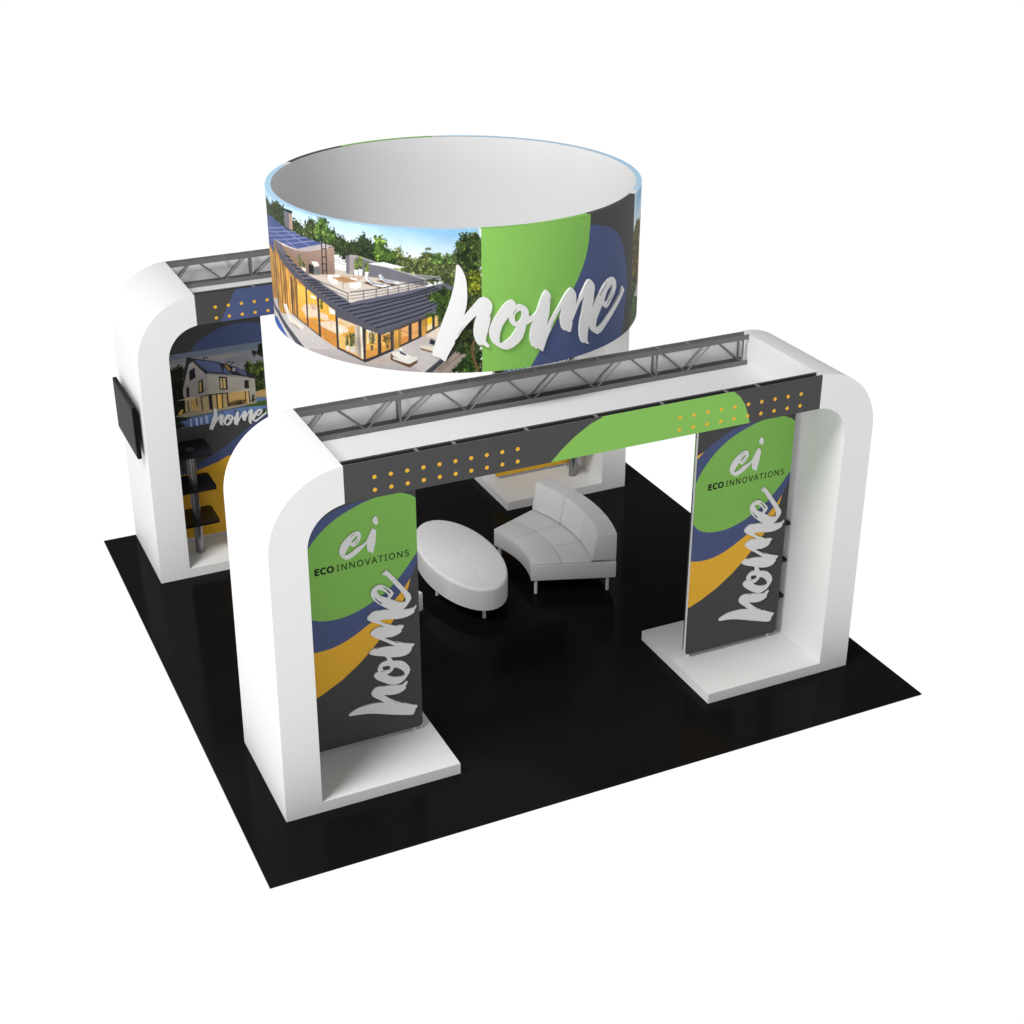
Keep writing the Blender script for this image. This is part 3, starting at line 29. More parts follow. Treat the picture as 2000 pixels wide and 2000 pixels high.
PICB=[('P',(104,116,134),0,[(0.792,2.222),(0.952,2.221),(1.113,2.219),(1.276,2.217),(1.44,2.215),(1.606,2.213),(1.773,2.211),(1.785,1.973),(1.612,1.98),(1.441,1.987),(1.271,1.994),(1.102,2.001),(0.935,2.007),(0.77,2.014)]),('P',(128,130,138),0,[(0.785,2.161),(0.946,2.158),(1.107,2.155),(1.27,2.152),(1.434,2.149),(1.6,2.146),(1.767,2.142),(1.785,1.973),(1.612,1.98),(1.441,1.987),(1.271,1.994),(1.102,2.001),(0.935,2.007),(0.77,2.014)]),('P',(148,140,140),0,[(0.78,2.112),(0.943,2.121),(1.107,2.13),(1.272,2.139),(1.514,2.126),(1.511,2.094),(1.268,2.096),(1.102,2.076),(0.936,2.057),(0.772,2.038)]),('P',(138,136,140),0,[(0.776,2.075),(0.938,2.063),(1.101,2.051),(1.266,2.039),(1.432,2.027),(1.6,2.014),(1.769,2.002),(1.771,1.782),(1.598,1.8),(1.426,1.819),(1.257,1.837),(1.088,1.855),(0.922,1.872),(0.757,1.89)]),('F',(26,32,20),1.0,[(0.775,2.063),(0.847,2.07),(0.896,2.093),(0.936,2.074),(0.915,1.926),(0.932,1.732),(0.926,1.553),(0.779,1.528),(0.724,1.577)]),('F',(58,78,32),1.0,[(1.542,1.955),(1.582,2.058),(1.625,1.987),(1.689,2.008),(1.775,2.001),(1.779,1.65),(1.648,1.659),(1.613,1.841)]),('F',(34,38,28),0.5,[(1.715,2.189),(1.778,2.198),(1.772,2.04),(1.742,2.051),(1.695,2.09)]),('F',(34,38,28),0.5,[(1.642,2.124),(1.674,2.132),(1.696,2.103),(1.656,2.058)]),('P',(170,163,160),0,[(1.018,2.123),(1.146,1.951),(1.164,1.948),(1.151,1.732),(1.063,1.715),(0.902,1.736),(0.894,1.771),(0.9,1.834),(0.985,2.091)]),('P',(172,166,156),0,[(1.161,1.949),(1.322,1.907),(1.484,1.865),(1.649,1.822),(1.648,1.56),(1.572,1.56),(1.54,1.698),(1.356,1.715),(1.149,1.732)]),('G',(120,112,104),0.5,[(1.018,2.123),(1.146,1.951),(1.164,1.948),(1.151,1.732),(1.063,1.715),(0.902,1.736),(0.894,1.771),(0.9,1.834),(0.985,2.091)]),('G',(130,120,104),0.55,[(1.161,1.949),(1.322,1.907),(1.484,1.865),(1.649,1.822),(1.648,1.56),(1.572,1.56),(1.54,1.698),(1.356,1.715),(1.149,1.732)]),('P',(44,42,46),0,[(0.972,2.169),(1.021,2.148),(1.248,2.08),(1.336,2.04),(1.418,2.001),(1.547,1.935),(1.702,1.818),(1.673,1.814),(1.553,1.861),(1.415,1.903),(1.159,1.965),(1.154,1.946),(1.023,2.113),(0.985,2.088),(0.934,1.936),(0.893,1.835),(0.913,1.958)]),('P',(82,94,138),0,[(1.037,2.13),(1.242,2.075),(1.299,2.04),(1.327,1.94),(1.172,1.975),(1.095,2.054)]),('P',(82,94,138),0,[(1.339,2.008),(1.376,1.951),(1.425,1.908),(1.362,1.926),(1.333,1.939)]),('P',(80,90,128),0,[(1.471,1.98),(1.558,1.921),(1.569,1.866),(1.518,1.889),(1.472,1.929)]),('P',(170,120,60),0,[(1.341,2.027),(1.381,2.007),(1.413,1.945),(1.378,1.963)]),('L',(40,38,40),0.008,[(1.352,2.019),(1.392,2.053),(1.448,2.035),(1.4,2.011)]),('L',(40,38,40),0.008,[(1.42,1.995),(1.467,1.977),(1.463,1.924),(1.418,1.934),(1.42,1.995)]),('P',(150,150,155),0,[(1.428,1.981),(1.461,1.972),(1.458,1.934),(1.424,1.94)]),('P',(44,42,46),0,[(1.129,2.124),(1.152,2.14),(1.189,2.127),(1.186,2.118),(1.156,2.125),(1.143,2.113)]),('P',(34,34,42),0,[(0.979,2.014),(1.038,2.045),(1.041,1.937),(0.976,1.907)]),('P',(34,34,42),0,[(1.065,1.893),(1.11,1.907),(1.109,1.764),(1.053,1.755)]),('P',(196,160,84),0,[(1.073,1.881),(1.092,1.89),(1.087,1.776),(1.066,1.773)]),('P',(34,34,42),0,[(1.278,1.907),(1.358,1.889),(1.358,1.75),(1.275,1.761)]),('P',(200,172,104),0,[(1.289,1.889),(1.31,1.885),(1.307,1.77),(1.286,1.774)]),('P',(200,172,104),0,[(1.319,1.884),(1.341,1.879),(1.342,1.764),(1.316,1.769)]),('P',(40,34,36),0,[(1.537,1.821),(1.583,1.817),(1.584,1.726),(1.535,1.73)]),('P',(40,34,36),0,[(0.934,1.841),(0.962,1.845),(0.958,1.739),(0.927,1.738)]),('P',(172,150,106),0,[(0.908,1.737),(1.063,1.716),(1.076,1.72),(1.162,1.724),(1.153,1.563),(1.079,1.563),(0.899,1.582)]),('P',(190,150,80),0,[(0.971,1.7),(1.025,1.697),(1.037,1.572),(0.966,1.585)]),('P',(30,30,36),0,[(1.152,1.726),(1.187,1.725),(1.183,1.559),(1.151,1.557)]),('P',(176,150,98),0,[(1.186,1.727),(1.349,1.713),(1.35,1.56),(1.189,1.563)]),('P',(220,174,70),0,[(1.247,1.713),(1.288,1.709),(1.282,1.559),(1.238,1.561)]),('P',(196,156,86),0,[(1.356,1.715),(1.54,1.698),(1.536,1.567),(1.354,1.56)]),('P',(210,170,100),0,[(1.545,1.694),(1.576,1.69),(1.575,1.564),(1.541,1.566)]),('M',(180,150,100),0.5,[(0.908,1.737),(1.162,1.724),(1.35,1.711),(1.54,1.698),(1.536,1.567),(1.344,1.565),(1.153,1.563),(0.899,1.582)]),('L',(30,28,32),0.012,[(1.075,1.717),(1.079,1.563)]),('L',(30,28,32),0.01,[(1.027,1.716),(1.027,1.626)]),('L',(30,28,32),0.01,[(0.937,1.693),(0.935,1.577)]),('L',(30,28,32),0.012,[(1.237,1.718),(1.234,1.559)]),('L',(30,28,32),0.012,[(1.294,1.711),(1.288,1.558)]),('L',(30,28,32),0.014,[(1.348,1.713),(1.348,1.559)]),('L',(30,28,32),0.01,[(1.075,1.719),(1.161,1.725),(1.349,1.713)]),('L',(30,28,32),0.01,[(1.54,1.698),(1.541,1.567)]),('L',(30,28,32),0.01,[(1.576,1.691),(1.575,1.564)]),('F',(50,38,28),0.4,[(1.359,1.606),(1.415,1.615),(1.47,1.612),(1.532,1.608),(1.515,1.546),(1.416,1.55),(1.355,1.567)]),('P',(196,170,124),0,[(0.819,1.715),(0.944,1.73),(1.064,1.713),(1.002,1.706),(0.87,1.714)]),('P',(196,170,124),0,[(1.371,1.71),(1.523,1.72),(1.618,1.708),(1.559,1.702),(1.497,1.704)]),('F',(26,40,22),0.5,[(1.592,1.578),(1.611,1.659),(1.628,1.637),(1.626,1.572)]),('P',(176,140,84),0,[(1.65,1.679),(1.76,1.687),(1.757,1.601),(1.651,1.612)]),('P',(84,108,142),0,[(1.651,1.61),(1.72,1.608),(1.755,1.595),(1.753,1.563),(1.678,1.561),(1.648,1.574)]),('P',(62,88,38),0,[(1.527,1.543),(1.647,1.562),(1.757,1.562),(1.755,1.5),(1.525,1.527)]),('P',(156,142,116),0,[(0.781,1.55),(0.916,1.574),(1.176,1.56),(1.352,1.561),(1.528,1.563),(1.647,1.563),(1.646,1.549),(1.464,1.541),(1.192,1.53),(0.911,1.52)]),('P',(206,160,70),0,[(0.819,1.566),(0.86,1.617),(0.886,1.609),(0.86,1.558)]),('P',(96,122,178),0,[(0.804,1.481),(0.958,1.508),(1.19,1.512),(1.463,1.527),(1.754,1.503),(1.755,1.457),(1.519,1.446),(1.355,1.428),(1.193,1.41),(0.96,1.401),(0.889,1.422)]),('G',(58,76,128),0.6,[(0.804,1.481),(0.958,1.508),(1.19,1.512),(1.463,1.527),(1.754,1.503),(1.755,1.457),(1.519,1.446),(1.355,1.428),(1.193,1.41),(0.96,1.401),(0.889,1.422)]),('M',(110,130,176),0.8,[(0.804,1.481),(0.958,1.508),(1.19,1.512),(1.463,1.527),(1.754,1.503),(1.755,1.457),(1.519,1.446),(1.355,1.428),(1.193,1.41),(0.96,1.401),(0.889,1.422)]),('L',(170,184,214),0.02,[(1.005,1.487),(1.005,1.415)]),('L',(170,184,214),0.02,[(1.053,1.485),(1.054,1.419)]),('L',(150,168,204),0.03,[(1.109,1.494),(1.11,1.422)]),('L',(170,184,214),0.014,[(0.944,1.491),(0.943,1.413)]),('L',(60,76,120),0.02,[(1.275,1.503),(1.276,1.438)]),('L',(60,76,120),0.02,[(1.418,1.504),(1.419,1.451)]),('F',(34,42,24),0.7,[(0.786,1.54),(0.958,1.505),(0.822,1.478),(0.889,1.422),(0.779,1.408)]),('F',(60,80,40),0.6,[(1.644,1.45),(1.762,1.469),(1.76,1.399),(1.64,1.391)])]
TXT_ECO=([(0.9154,0.064),(0.8849,0.028),(0.8506,0.007),(0.8131,0.0),(0.7748,0.007),(0.7399,0.028),(0.7091,0.064),(0.6829,0.113),(0.6616,0.174),(0.6455,0.245),(0.6343,0.324),(0.6278,0.41),(0.6257,0.502),(0.6278,0.593),(0.6344,0.678),(0.6455,0.756),(0.6617,0.827),(0.6829,0.887),(0.7091,0.936),(0.74,0.972),(0.775,0.993),(0.8136,1.0),(0.8508,0.993),(0.8849,0.972),(0.9153,0.937),(0.9414,0.888),(0.9628,0.828),(0.9793,0.757),(0.9909,0.678),(0.9978,0.593),(1.0,0.501),(0.9978,0.408),(0.9909,0.323),(0.9793,0.244),(0.9628,0.173),(0.9415,0.113),(0.7455,0.284),(0.7617,0.246),(0.7834,0.223),(0.8131,0.215),(0.843,0.223),(0.8647,0.246),(0.8806,0.284),(0.8927,0.338),(0.9005,0.411),(0.9033,0.501),(0.9005,0.59),(0.8927,0.662),(0.8807,0.716),(0.8648,0.753),(0.8432,0.776),(0.8136,0.784),(0.7838,0.776),(0.7619,0.753),(0.7456,0.716),(0.7332,0.662),(0.7252,0.59),(0.7224,0.501),(0.7252,0.411),(0.7332,0.339),(0.5257,0.009),(0.5092,0.004),(0.4912,0.001),(0.471,0.0),(0.4339,0.007),(0.3996,0.027),(0.369,0.063),(0.3429,0.111),(0.3216,0.172),(0.3053,0.243),(0.294,0.322),(0.2874,0.408),(0.2852,0.501),(0.2876,0.591),(0.2949,0.676),(0.3071,0.755),(0.3245,0.825),(0.347,0.886),(0.3742,0.935),(0.4057,0.971),(0.4408,0.992),(0.4789,0.999),(0.518,0.993),(0.5541,0.974),(0.61,0.92),(0.5706,0.719),(0.5379,0.752),(0.5269,0.762),(0.5154,0.771),(0.5038,0.778),(0.4917,0.782),(0.4795,0.783),(0.45,0.774),(0.4272,0.751),(0.4085,0.712),(0.3942,0.657),(0.3852,0.587),(0.382,0.499),(0.385,0.412),(0.3935,0.341),(0.4068,0.287),(0.4243,0.248),(0.4474,0.225),(0.4791,0.216),(0.4917,0.217),(0.5048,0.219),(0.5174,0.224),(0.5301,0.231),(0.5427,0.238),(0.5872,0.268),(0.5872,0.052),(0.5562,0.026),(0.5411,0.017),(0.2463,0.012),(0.0,0.012),(0.0,0.987),(0.2463,0.987),(0.2463,0.771),(0.0941,0.771),(0.0941,0.626),(0.2374,0.626),(0.2374,0.411),(0.0941,0.411),(0.0941,0.228),(0.2463,0.228)],[(20,22,21),(20,23,22),(19,23,20),(19,24,23),(18,24,19),(18,25,24),(17,25,18),(17,26,25),(16,26,17),(16,27,26),(15,51,16),(51,27,16),(15,52,51),(50,27,51),(49,27,50),(15,53,52),(49,28,27),(14,53,15),(48,28,49),(14,54,53),(47,28,48),(14,55,54),(47,29,28),(13,55,14),(46,29,47),(13,56,55),(12,56,13),(46,30,29),(45,30,46),(12,57,56),(11,57,12),(45,31,30),(44,31,45),(11,58,57),(11,59,58),(43,31,44),(10,59,11),(43,32,31),(10,36,59),(42,32,43),(9,36,10),(42,33,32),(9,37,36),(41,33,42),(9,38,37),(40,33,41),(8,38,9),(40,34,33),(39,34,40),(8,39,38),(8,34,39),(7,34,8),(7,35,34),(6,35,7),(6,0,35),(6,1,0),(5,1,6),(5,2,1),(4,2,5),(4,3,2),(80,82,81),(80,83,82),(79,83,80),(79,84,83),(78,84,79),(77,84,78),(77,88,84),(88,87,84),(87,86,84),(86,85,84),(76,90,77),(90,89,77),(89,88,77),(75,91,76),(91,90,76),(75,92,91),(75,93,92),(74,93,75),(74,94,93),(74,95,94),(73,95,74),(73,96,95),(72,96,73),(72,97,96),(71,97,72),(71,98,97),(71,99,98),(70,99,71),(70,100,99),(69,100,70),(69,101,100),(108,110,109),(69,102,101),(68,102,69),(107,110,108),(106,110,107),(68,103,102),(105,110,106),(104,110,105),(103,110,104),(68,110,103),(67,110,68),(66,110,67),(65,110,66),(65,111,110),(64,111,65),(64,112,111),(64,60,112),(64,61,60),(63,61,64),(63,62,61),(114,118,115),(118,116,115),(118,117,116),(114,119,118),(114,122,119),(122,120,119),(122,121,120),(114,123,122),(114,124,123),(114,113,124)])
TXT_INN=([(0.9908,0.073),(0.9841,0.032),(0.9759,0.008),(0.9665,0.0),(0.9615,0.001),(0.9567,0.005),(0.9522,0.012),(0.948,0.021),(0.9443,0.033),(0.9405,0.049),(0.9405,0.185),(0.9451,0.166),(0.9489,0.153),(0.9531,0.141),(0.9577,0.131),(0.9623,0.126),(0.967,0.124),(0.9731,0.128),(0.978,0.142),(0.9818,0.163),(0.9845,0.192),(0.9861,0.226),(0.9866,0.268),(0.9864,0.295),(0.9858,0.32),(0.9848,0.341),(0.9834,0.36),(0.9813,0.379),(0.9786,0.397),(0.9752,0.415),(0.9709,0.434),(0.9658,0.454),(0.9586,0.486),(0.9526,0.523),(0.9479,0.565),(0.9444,0.615),(0.9424,0.675),(0.9417,0.746),(0.9421,0.796),(0.9434,0.841),(0.9455,0.882),(0.9485,0.917),(0.952,0.945),(0.9562,0.969),(0.961,0.985),(0.9661,0.995),(0.9717,0.999),(0.9767,0.997),(0.9813,0.992),(0.9857,0.984),(0.9898,0.973),(0.9937,0.96),(0.9981,0.941),(0.9939,0.82),(0.9897,0.837),(0.9864,0.849),(0.9828,0.859),(0.9791,0.867),(0.9753,0.872),(0.9715,0.873),(0.9664,0.869),(0.9623,0.857),(0.9592,0.838),(0.957,0.812),(0.9556,0.781),(0.9552,0.744),(0.9554,0.716),(0.956,0.691),(0.957,0.67),(0.9584,0.651),(0.9604,0.633),(0.9629,0.616),(0.9661,0.599),(0.9699,0.581),(0.9745,0.562),(0.9796,0.541),(0.9842,0.519),(0.9883,0.495),(0.9918,0.469),(0.9947,0.44),(0.997,0.407),(0.9987,0.37),(0.9997,0.326),(1.0,0.278),(0.999,0.197),(0.9959,0.128),(0.8486,0.013),(0.8361,0.013),(0.8361,0.985),(0.8508,0.985),(0.8995,0.197),(0.8984,0.197),(0.8984,0.203),(0.8983,0.225),(0.8982,0.251),(0.8981,0.28),(0.8979,0.311),(0.8978,0.344),(0.8977,0.377),(0.8976,0.409),(0.8976,0.438),(0.8976,0.985),(0.9102,0.985),(0.9102,0.013),(0.8954,0.013),(0.8466,0.804),(0.8476,0.804),(0.8478,0.781),(0.848,0.742),(0.8483,0.698),(0.8484,0.652),(0.8485,0.604),(0.8486,0.555),(0.7852,0.063),(0.7783,0.028),(0.7704,0.007),(0.7616,0.0),(0.7525,0.007),(0.7445,0.028),(0.7375,0.063),(0.7316,0.11),(0.7268,0.169),(0.7232,0.239),(0.7206,0.319),(0.719,0.406),(0.7185,0.502),(0.719,0.597),(0.7206,0.684),(0.7232,0.762),(0.7269,0.831),(0.7316,0.89),(0.7375,0.937),(0.7445,0.972),(0.7526,0.993),(0.7617,1.0),(0.7705,0.993),(0.7783,0.972),(0.7852,0.938),(0.791,0.891),(0.7959,0.832),(0.7996,0.763),(0.8024,0.684),(0.804,0.596),(0.8045,0.501),(0.804,0.405),(0.8024,0.318),(0.7996,0.238),(0.7959,0.169),(0.791,0.11),(0.7396,0.223),(0.7451,0.168),(0.7524,0.135),(0.7616,0.124),(0.7708,0.135),(0.778,0.168),(0.7835,0.223),(0.7874,0.298),(0.7897,0.391),(0.7905,0.501),(0.7897,0.61),(0.7874,0.702),(0.7835,0.777),(0.7781,0.831),(0.7708,0.864),(0.7617,0.875),(0.7525,0.864),(0.7452,0.831),(0.7397,0.777),(0.7357,0.702),(0.7333,0.61),(0.7325,0.501),(0.7333,0.391),(0.7357,0.298),(0.6941,0.013),(0.6592,0.013),(0.6592,0.101),(0.67,0.126),(0.67,0.872),(0.6592,0.898),(0.6592,0.985),(0.6941,0.985),(0.6941,0.898),(0.6833,0.872),(0.6833,0.126),(0.6941,0.101),(0.613,0.013),(0.5996,0.013),(0.5996,0.86),(0.5711,0.86),(0.5711,0.985),(0.6413,0.985),(0.6413,0.86),(0.613,0.86),(0.4882,0.013),(0.4745,0.013),(0.5109,0.989),(0.5225,0.989),(0.5588,0.013),(0.5449,0.013),(0.5339,0.308),(0.4991,0.308),(0.5135,0.709),(0.5036,0.435),(0.5297,0.435),(0.52,0.709),(0.5197,0.718),(0.5192,0.731),(0.5187,0.748),(0.5181,0.767),(0.5175,0.787),(0.517,0.807),(0.5164,0.825),(0.516,0.84),(0.5167,0.819),(0.5168,0.826),(0.5161,0.798),(0.5154,0.772),(0.5147,0.747),(0.514,0.727),(0.4308,0.013),(0.4179,0.013),(0.3847,0.985),(0.3987,0.985),(0.4195,0.368),(0.4208,0.33),(0.4219,0.293),(0.423,0.257),(0.4238,0.223),(0.4246,0.19),(0.4243,0.204),(0.4241,0.191),(0.4248,0.224),(0.4257,0.258),(0.4267,0.294),(0.4279,0.331),(0.4292,0.371),(0.4498,0.985),(0.464,0.985),(0.3466,0.063),(0.3397,0.028),(0.3318,0.007),(0.323,0.0),(0.3139,0.007),(0.3059,0.028),(0.2989,0.063),(0.293,0.11),(0.2882,0.169),(0.2846,0.239),(0.282,0.319),(0.2804,0.406),(0.2799,0.502),(0.2804,0.597),(0.282,0.684),(0.2846,0.762),(0.2882,0.831),(0.293,0.89),(0.2989,0.937),(0.3059,0.972),(0.314,0.993),(0.3231,1.0),(0.3319,0.993),(0.3397,0.972),(0.3466,0.938),(0.3524,0.891),(0.3573,0.832),(0.361,0.763),(0.3637,0.684),(0.3654,0.596),(0.3659,0.501),(0.3654,0.405),(0.3637,0.318),(0.361,0.238),(0.3573,0.169),(0.3524,0.11),(0.301,0.223),(0.3065,0.168),(0.3138,0.135),(0.323,0.124),(0.3322,0.135),(0.3394,0.168),(0.3449,0.223),(0.3488,0.298),(0.3511,0.391),(0.3519,0.501),(0.3511,0.61),(0.3488,0.702),(0.3449,0.777),(0.3395,0.831),(0.3322,0.864),(0.3231,0.875),(0.3139,0.864),(0.3066,0.831),(0.3011,0.777),(0.2971,0.702),(0.2947,0.61),(0.2939,0.501),(0.2947,0.391),(0.2971,0.298),(0.1867,0.013),(0.1742,0.013),(0.1742,0.985),(0.1889,0.985),(0.2375,0.197),(0.2365,0.197),(0.2365,0.203),(0.2364,0.225),(0.2363,0.251),(0.2361,0.28),(0.236,0.311),(0.2359,0.344),(0.2358,0.377),(0.2357,0.409),(0.2357,0.438),(0.2357,0.985),(0.2483,0.985),(0.2483,0.013),(0.2334,0.013),(0.1847,0.804),(0.1857,0.804),(0.1859,0.781),(0.1861,0.742),(0.1863,0.698),(0.1865,0.652),(0.1866,0.604),(0.1867,0.555),(0.0763,0.013),(0.0639,0.013),(0.0639,0.985),(0.0786,0.985),(0.1272,0.197),(0.1262,0.197),(0.1262,0.203),(0.1261,0.225),(0.126,0.251),(0.1258,0.28),(0.1257,0.311),(0.1256,0.344),(0.1255,0.377),(0.1254,0.409),(0.1254,0.438),(0.1254,0.985),(0.138,0.985),(0.138,0.013),(0.1231,0.013),(0.0744,0.804),(0.0754,0.804),(0.0756,0.781),(0.0758,0.742),(0.076,0.698),(0.0762,0.652),(0.0763,0.604),(0.0763,0.555),(0.0348,0.013),(0.0,0.013),(0.0,0.101),(0.0107,0.126),(0.0107,0.872),(0.0,0.898),(0.0,0.985),(0.0348,0.985),(0.0348,0.898),(0.0241,0.872),(0.0241,0.126),(0.0348,0.101)],[(45,47,46),(45,48,47),(44,48,45),(44,49,48),(43,49,44),(43,50,49),(43,51,50),(42,51,43),(42,52,51),(41,52,42),(41,57,52),(57,56,52),(56,55,52),(55,54,52),(54,53,52),(40,59,41),(59,58,41),(58,57,41),(39,60,40),(60,59,40),(39,61,60),(39,62,61),(38,62,39),(38,63,62),(38,64,63),(37,64,38),(37,65,64),(36,65,37),(36,66,65),(36,67,66),(36,68,67),(35,68,36),(35,69,68),(35,70,69),(35,71,70),(35,72,71),(34,72,35),(34,73,72),(34,74,73),(33,74,34),(33,75,74),(33,76,75),(32,76,33),(32,77,76),(32,78,77),(31,78,32),(31,79,78),(30,79,31),(30,80,79),(29,80,30),(28,80,29),(28,81,80),(27,81,28),(26,81,27),(26,82,81),(25,82,26),(24,82,25),(24,83,82),(23,83,24),(22,83,23),(22,84,83),(21,84,22),(20,84,21),(20,85,84),(19,85,20),(9,11,10),(9,12,11),(18,85,19),(9,13,12),(17,85,18),(9,14,13),(9,15,14),(16,85,17),(16,0,85),(9,16,15),(9,0,16),(9,1,0),(8,1,9),(7,1,8),(7,2,1),(6,2,7),(5,2,6),(5,3,2),(4,3,5),(87,105,88),(105,89,88),(105,106,89),(106,90,89),(100,102,101),(100,103,102),(87,107,105),(107,104,105),(107,90,106),(87,108,107),(104,92,107),(92,90,107),(87,109,108),(87,110,109),(87,111,110),(87,112,111),(87,86,112),(99,103,100),(98,103,99),(97,103,98),(96,103,97),(95,103,96),(94,103,95),(93,103,94),(92,103,93),(104,91,92),(103,90,92),(104,90,91),(104,103,90),(133,135,134),(133,136,135),(132,136,133),(132,137,136),(131,137,132),(131,138,137),(130,138,131),(130,164,138),(164,163,138),(163,139,138),(129,165,130),(165,164,130),(162,139,163),(129,166,165),(162,140,139),(128,166,129),(161,140,162),(128,167,166),(160,140,161),(128,168,167),(160,141,140),(127,168,128),(159,141,160),(127,169,168),(159,142,141),(126,169,127),(158,142,159),(126,170,169),(125,170,126),(158,143,142),(124,170,125),(158,144,143),(157,144,158),(124,171,170),(123,171,124),(157,145,144),(123,172,171),(156,145,157),(122,172,123),(156,146,145),(122,149,172),(155,146,156),(121,149,122),(155,147,146),(121,150,149),(154,147,155),(120,150,121),(154,148,147),(120,151,150),(153,148,154),(152,148,153),(120,152,151),(120,148,152),(119,148,120),(119,113,148),(119,114,113),(118,114,119),(118,115,114),(117,115,118),(117,116,115),(178,180,179),(178,181,180),(177,181,178),(177,182,181),(176,182,177),(176,183,182),(175,183,176),(175,184,183),(174,184,175),(174,173,184),(188,190,189),(188,191,190),(187,191,188),(186,192,187),(192,191,187),(186,185,192),(194,196,195),(194,212,196),(212,214,196),(214,197,196),(194,211,212),(213,214,212),(215,210,214),(210,197,214),(194,215,211),(215,210,211),(209,197,210),(194,216,215),(208,197,209),(194,217,216),(207,197,208),(206,197,207),(194,218,217),(205,197,206),(194,201,218),(204,197,205),(194,202,201),(203,197,204),(194,200,202),(200,203,202),(200,199,203),(199,197,203),(194,193,200),(198,197,199),(220,222,221),(220,223,222),(235,237,236),(235,219,237),(234,219,235),(220,224,223),(233,219,234),(220,225,224),(232,219,233),(220,226,225),(231,219,232),(220,227,226),(230,228,231),(228,219,231),(220,230,227),(230,228,227),(230,228,229),(220,228,230),(220,219,228),(258,260,259),(258,261,260),(257,261,258),(257,262,261),(256,262,257),(256,263,262),(255,263,256),(255,289,263),(289,288,263),(288,264,263),(254,290,255),(290,289,255),(287,264,288),(254,291,290),(287,265,264),(253,291,254),(286,265,287),(253,292,291),(285,265,286),(253,293,292),(285,266,265),(252,293,253),(284,266,285),(252,294,293),(284,267,266),(251,294,252),(283,267,284),(251,295,294),(250,295,251),(283,268,267),(249,295,250),(283,269,268),(282,269,283),(249,296,295),(248,296,249),(282,270,269),(248,297,296),(281,270,282),(247,297,248),(281,271,270),(247,274,297),(280,271,281),(246,274,247),(280,272,271),(246,275,274),(279,272,280),(245,275,246),(279,273,272),(245,276,275),(278,273,279),(277,273,278),(245,277,276),(245,273,277),(244,273,245),(244,238,273),(244,239,238),(243,239,244),(243,240,239),(242,240,243),(242,241,240),(299,317,300),(317,301,300),(317,318,301),(318,302,301),(312,314,313),(312,315,314),(299,319,317),(319,316,317),(319,302,318),(299,320,319),(316,304,319),(304,302,319),(299,321,320),(299,322,321),(299,323,322),(299,324,323),(299,298,324),(311,315,312),(310,315,311),(309,315,310),(308,315,309),(307,315,308),(306,315,307),(305,315,306),(304,315,305),(316,303,304),(315,302,304),(316,302,303),(316,315,302),(326,344,327),(344,328,327),(344,345,328),(345,329,328),(339,341,340),(339,342,341),(326,346,344),(346,343,344),(346,329,345),(326,347,346),(343,331,346),(331,329,346),(326,348,347),(326,349,348),(326,350,349),(326,351,350),(326,325,351),(338,342,339),(337,342,338),(336,342,337),(335,342,336),(334,342,335),(333,342,334),(332,342,333),(331,342,332),(343,330,331),(342,329,331),(343,329,330),(343,342,329),(357,359,358),(357,360,359),(356,360,357),(356,361,360),(355,361,356),(355,362,361),(354,362,355),(354,363,362),(353,363,354),(353,352,363)])

# ------------------------------------------------------------------ scene basics
SC = bpy.context.scene
COL = SC.collection
W = 6.096; DEP = 6.113                      # floor mat
H = 2.993; BH = 0.30; AW = 1.195            # arch height, beam height, arch depth
TW = 0.304; BB = 0.10; BW = 1.505           # tower wall, base height, base width
FY, BY = 0.6836, 4.9177                     # front faces of the two arches
AX0, AX1 = 0.3460, 5.7640
RC = (2.973, 3.259); RR = 1.632; RZ0, RZ1 = 3.103, 4.286

def lin(c, e=1.0, cap=.86):
    r = []
    for v in c[:3]:
        v = v/255.
        v = v/12.92 if v <= .04045 else ((v+.055)/1.055)**2.4
        r.append(min(v/e, cap))
    return r

def mat(name, rgb, rough=.5, metal=0., spec=.5, bump=0., bscale=200., var=0., coat=0.):
    m = bpy.data.materials.new(name); m.use_nodes = True
    nt = m.node_tree; b = nt.nodes['Principled BSDF']
    b.inputs['Base Color'].default_value = (*rgb, 1)
    b.inputs['Roughness'].default_value = rough
    b.inputs['Metallic'].default_value = metal
    b.inputs['Specular IOR Level'].default_value = spec
    b.inputs['Coat Weight'].default_value = coat
    tc = nt.nodes.new('ShaderNodeTexCoord')
    if var > 0:
        n = nt.nodes.new('ShaderNodeTexNoise'); n.inputs['Scale'].default_value = 3.5; n.inputs['Detail'].default_value = 5
        nt.links.new(tc.outputs['Object'], n.inputs['Vector'])
        mr = nt.nodes.new('ShaderNodeMapRange'); mr.inputs['To Min'].default_value = 1-var; mr.inputs['To Max'].default_value = 1+var
        nt.links.new(n.outputs['Fac'], mr.inputs['Value'])
        mx = nt.nodes.new('ShaderNodeVectorMath'); mx.operation = 'SCALE'; mx.inputs[0].default_value = rgb
        nt.links.new(mr.outputs['Result'], mx.inputs['Scale'])
        nt.links.new(mx.outputs['Vector'], b.inputs['Base Color'])
    if bump > 0:
        n = nt.nodes.new('ShaderNodeTexNoise'); n.inputs['Scale'].default_value = bscale; n.inputs['Detail'].default_value = 3
        nt.links.new(tc.outputs['Object'], n.inputs['Vector'])
        bp = nt.nodes.new('ShaderNodeBump'); bp.inputs['Strength'].default_value = bump; bp.inputs['Distance'].default_value = .002
        nt.links.new(n.outputs['Fac'], bp.inputs['Height']); nt.links.new(bp.outputs['Normal'], b.inputs['Normal'])
    return m

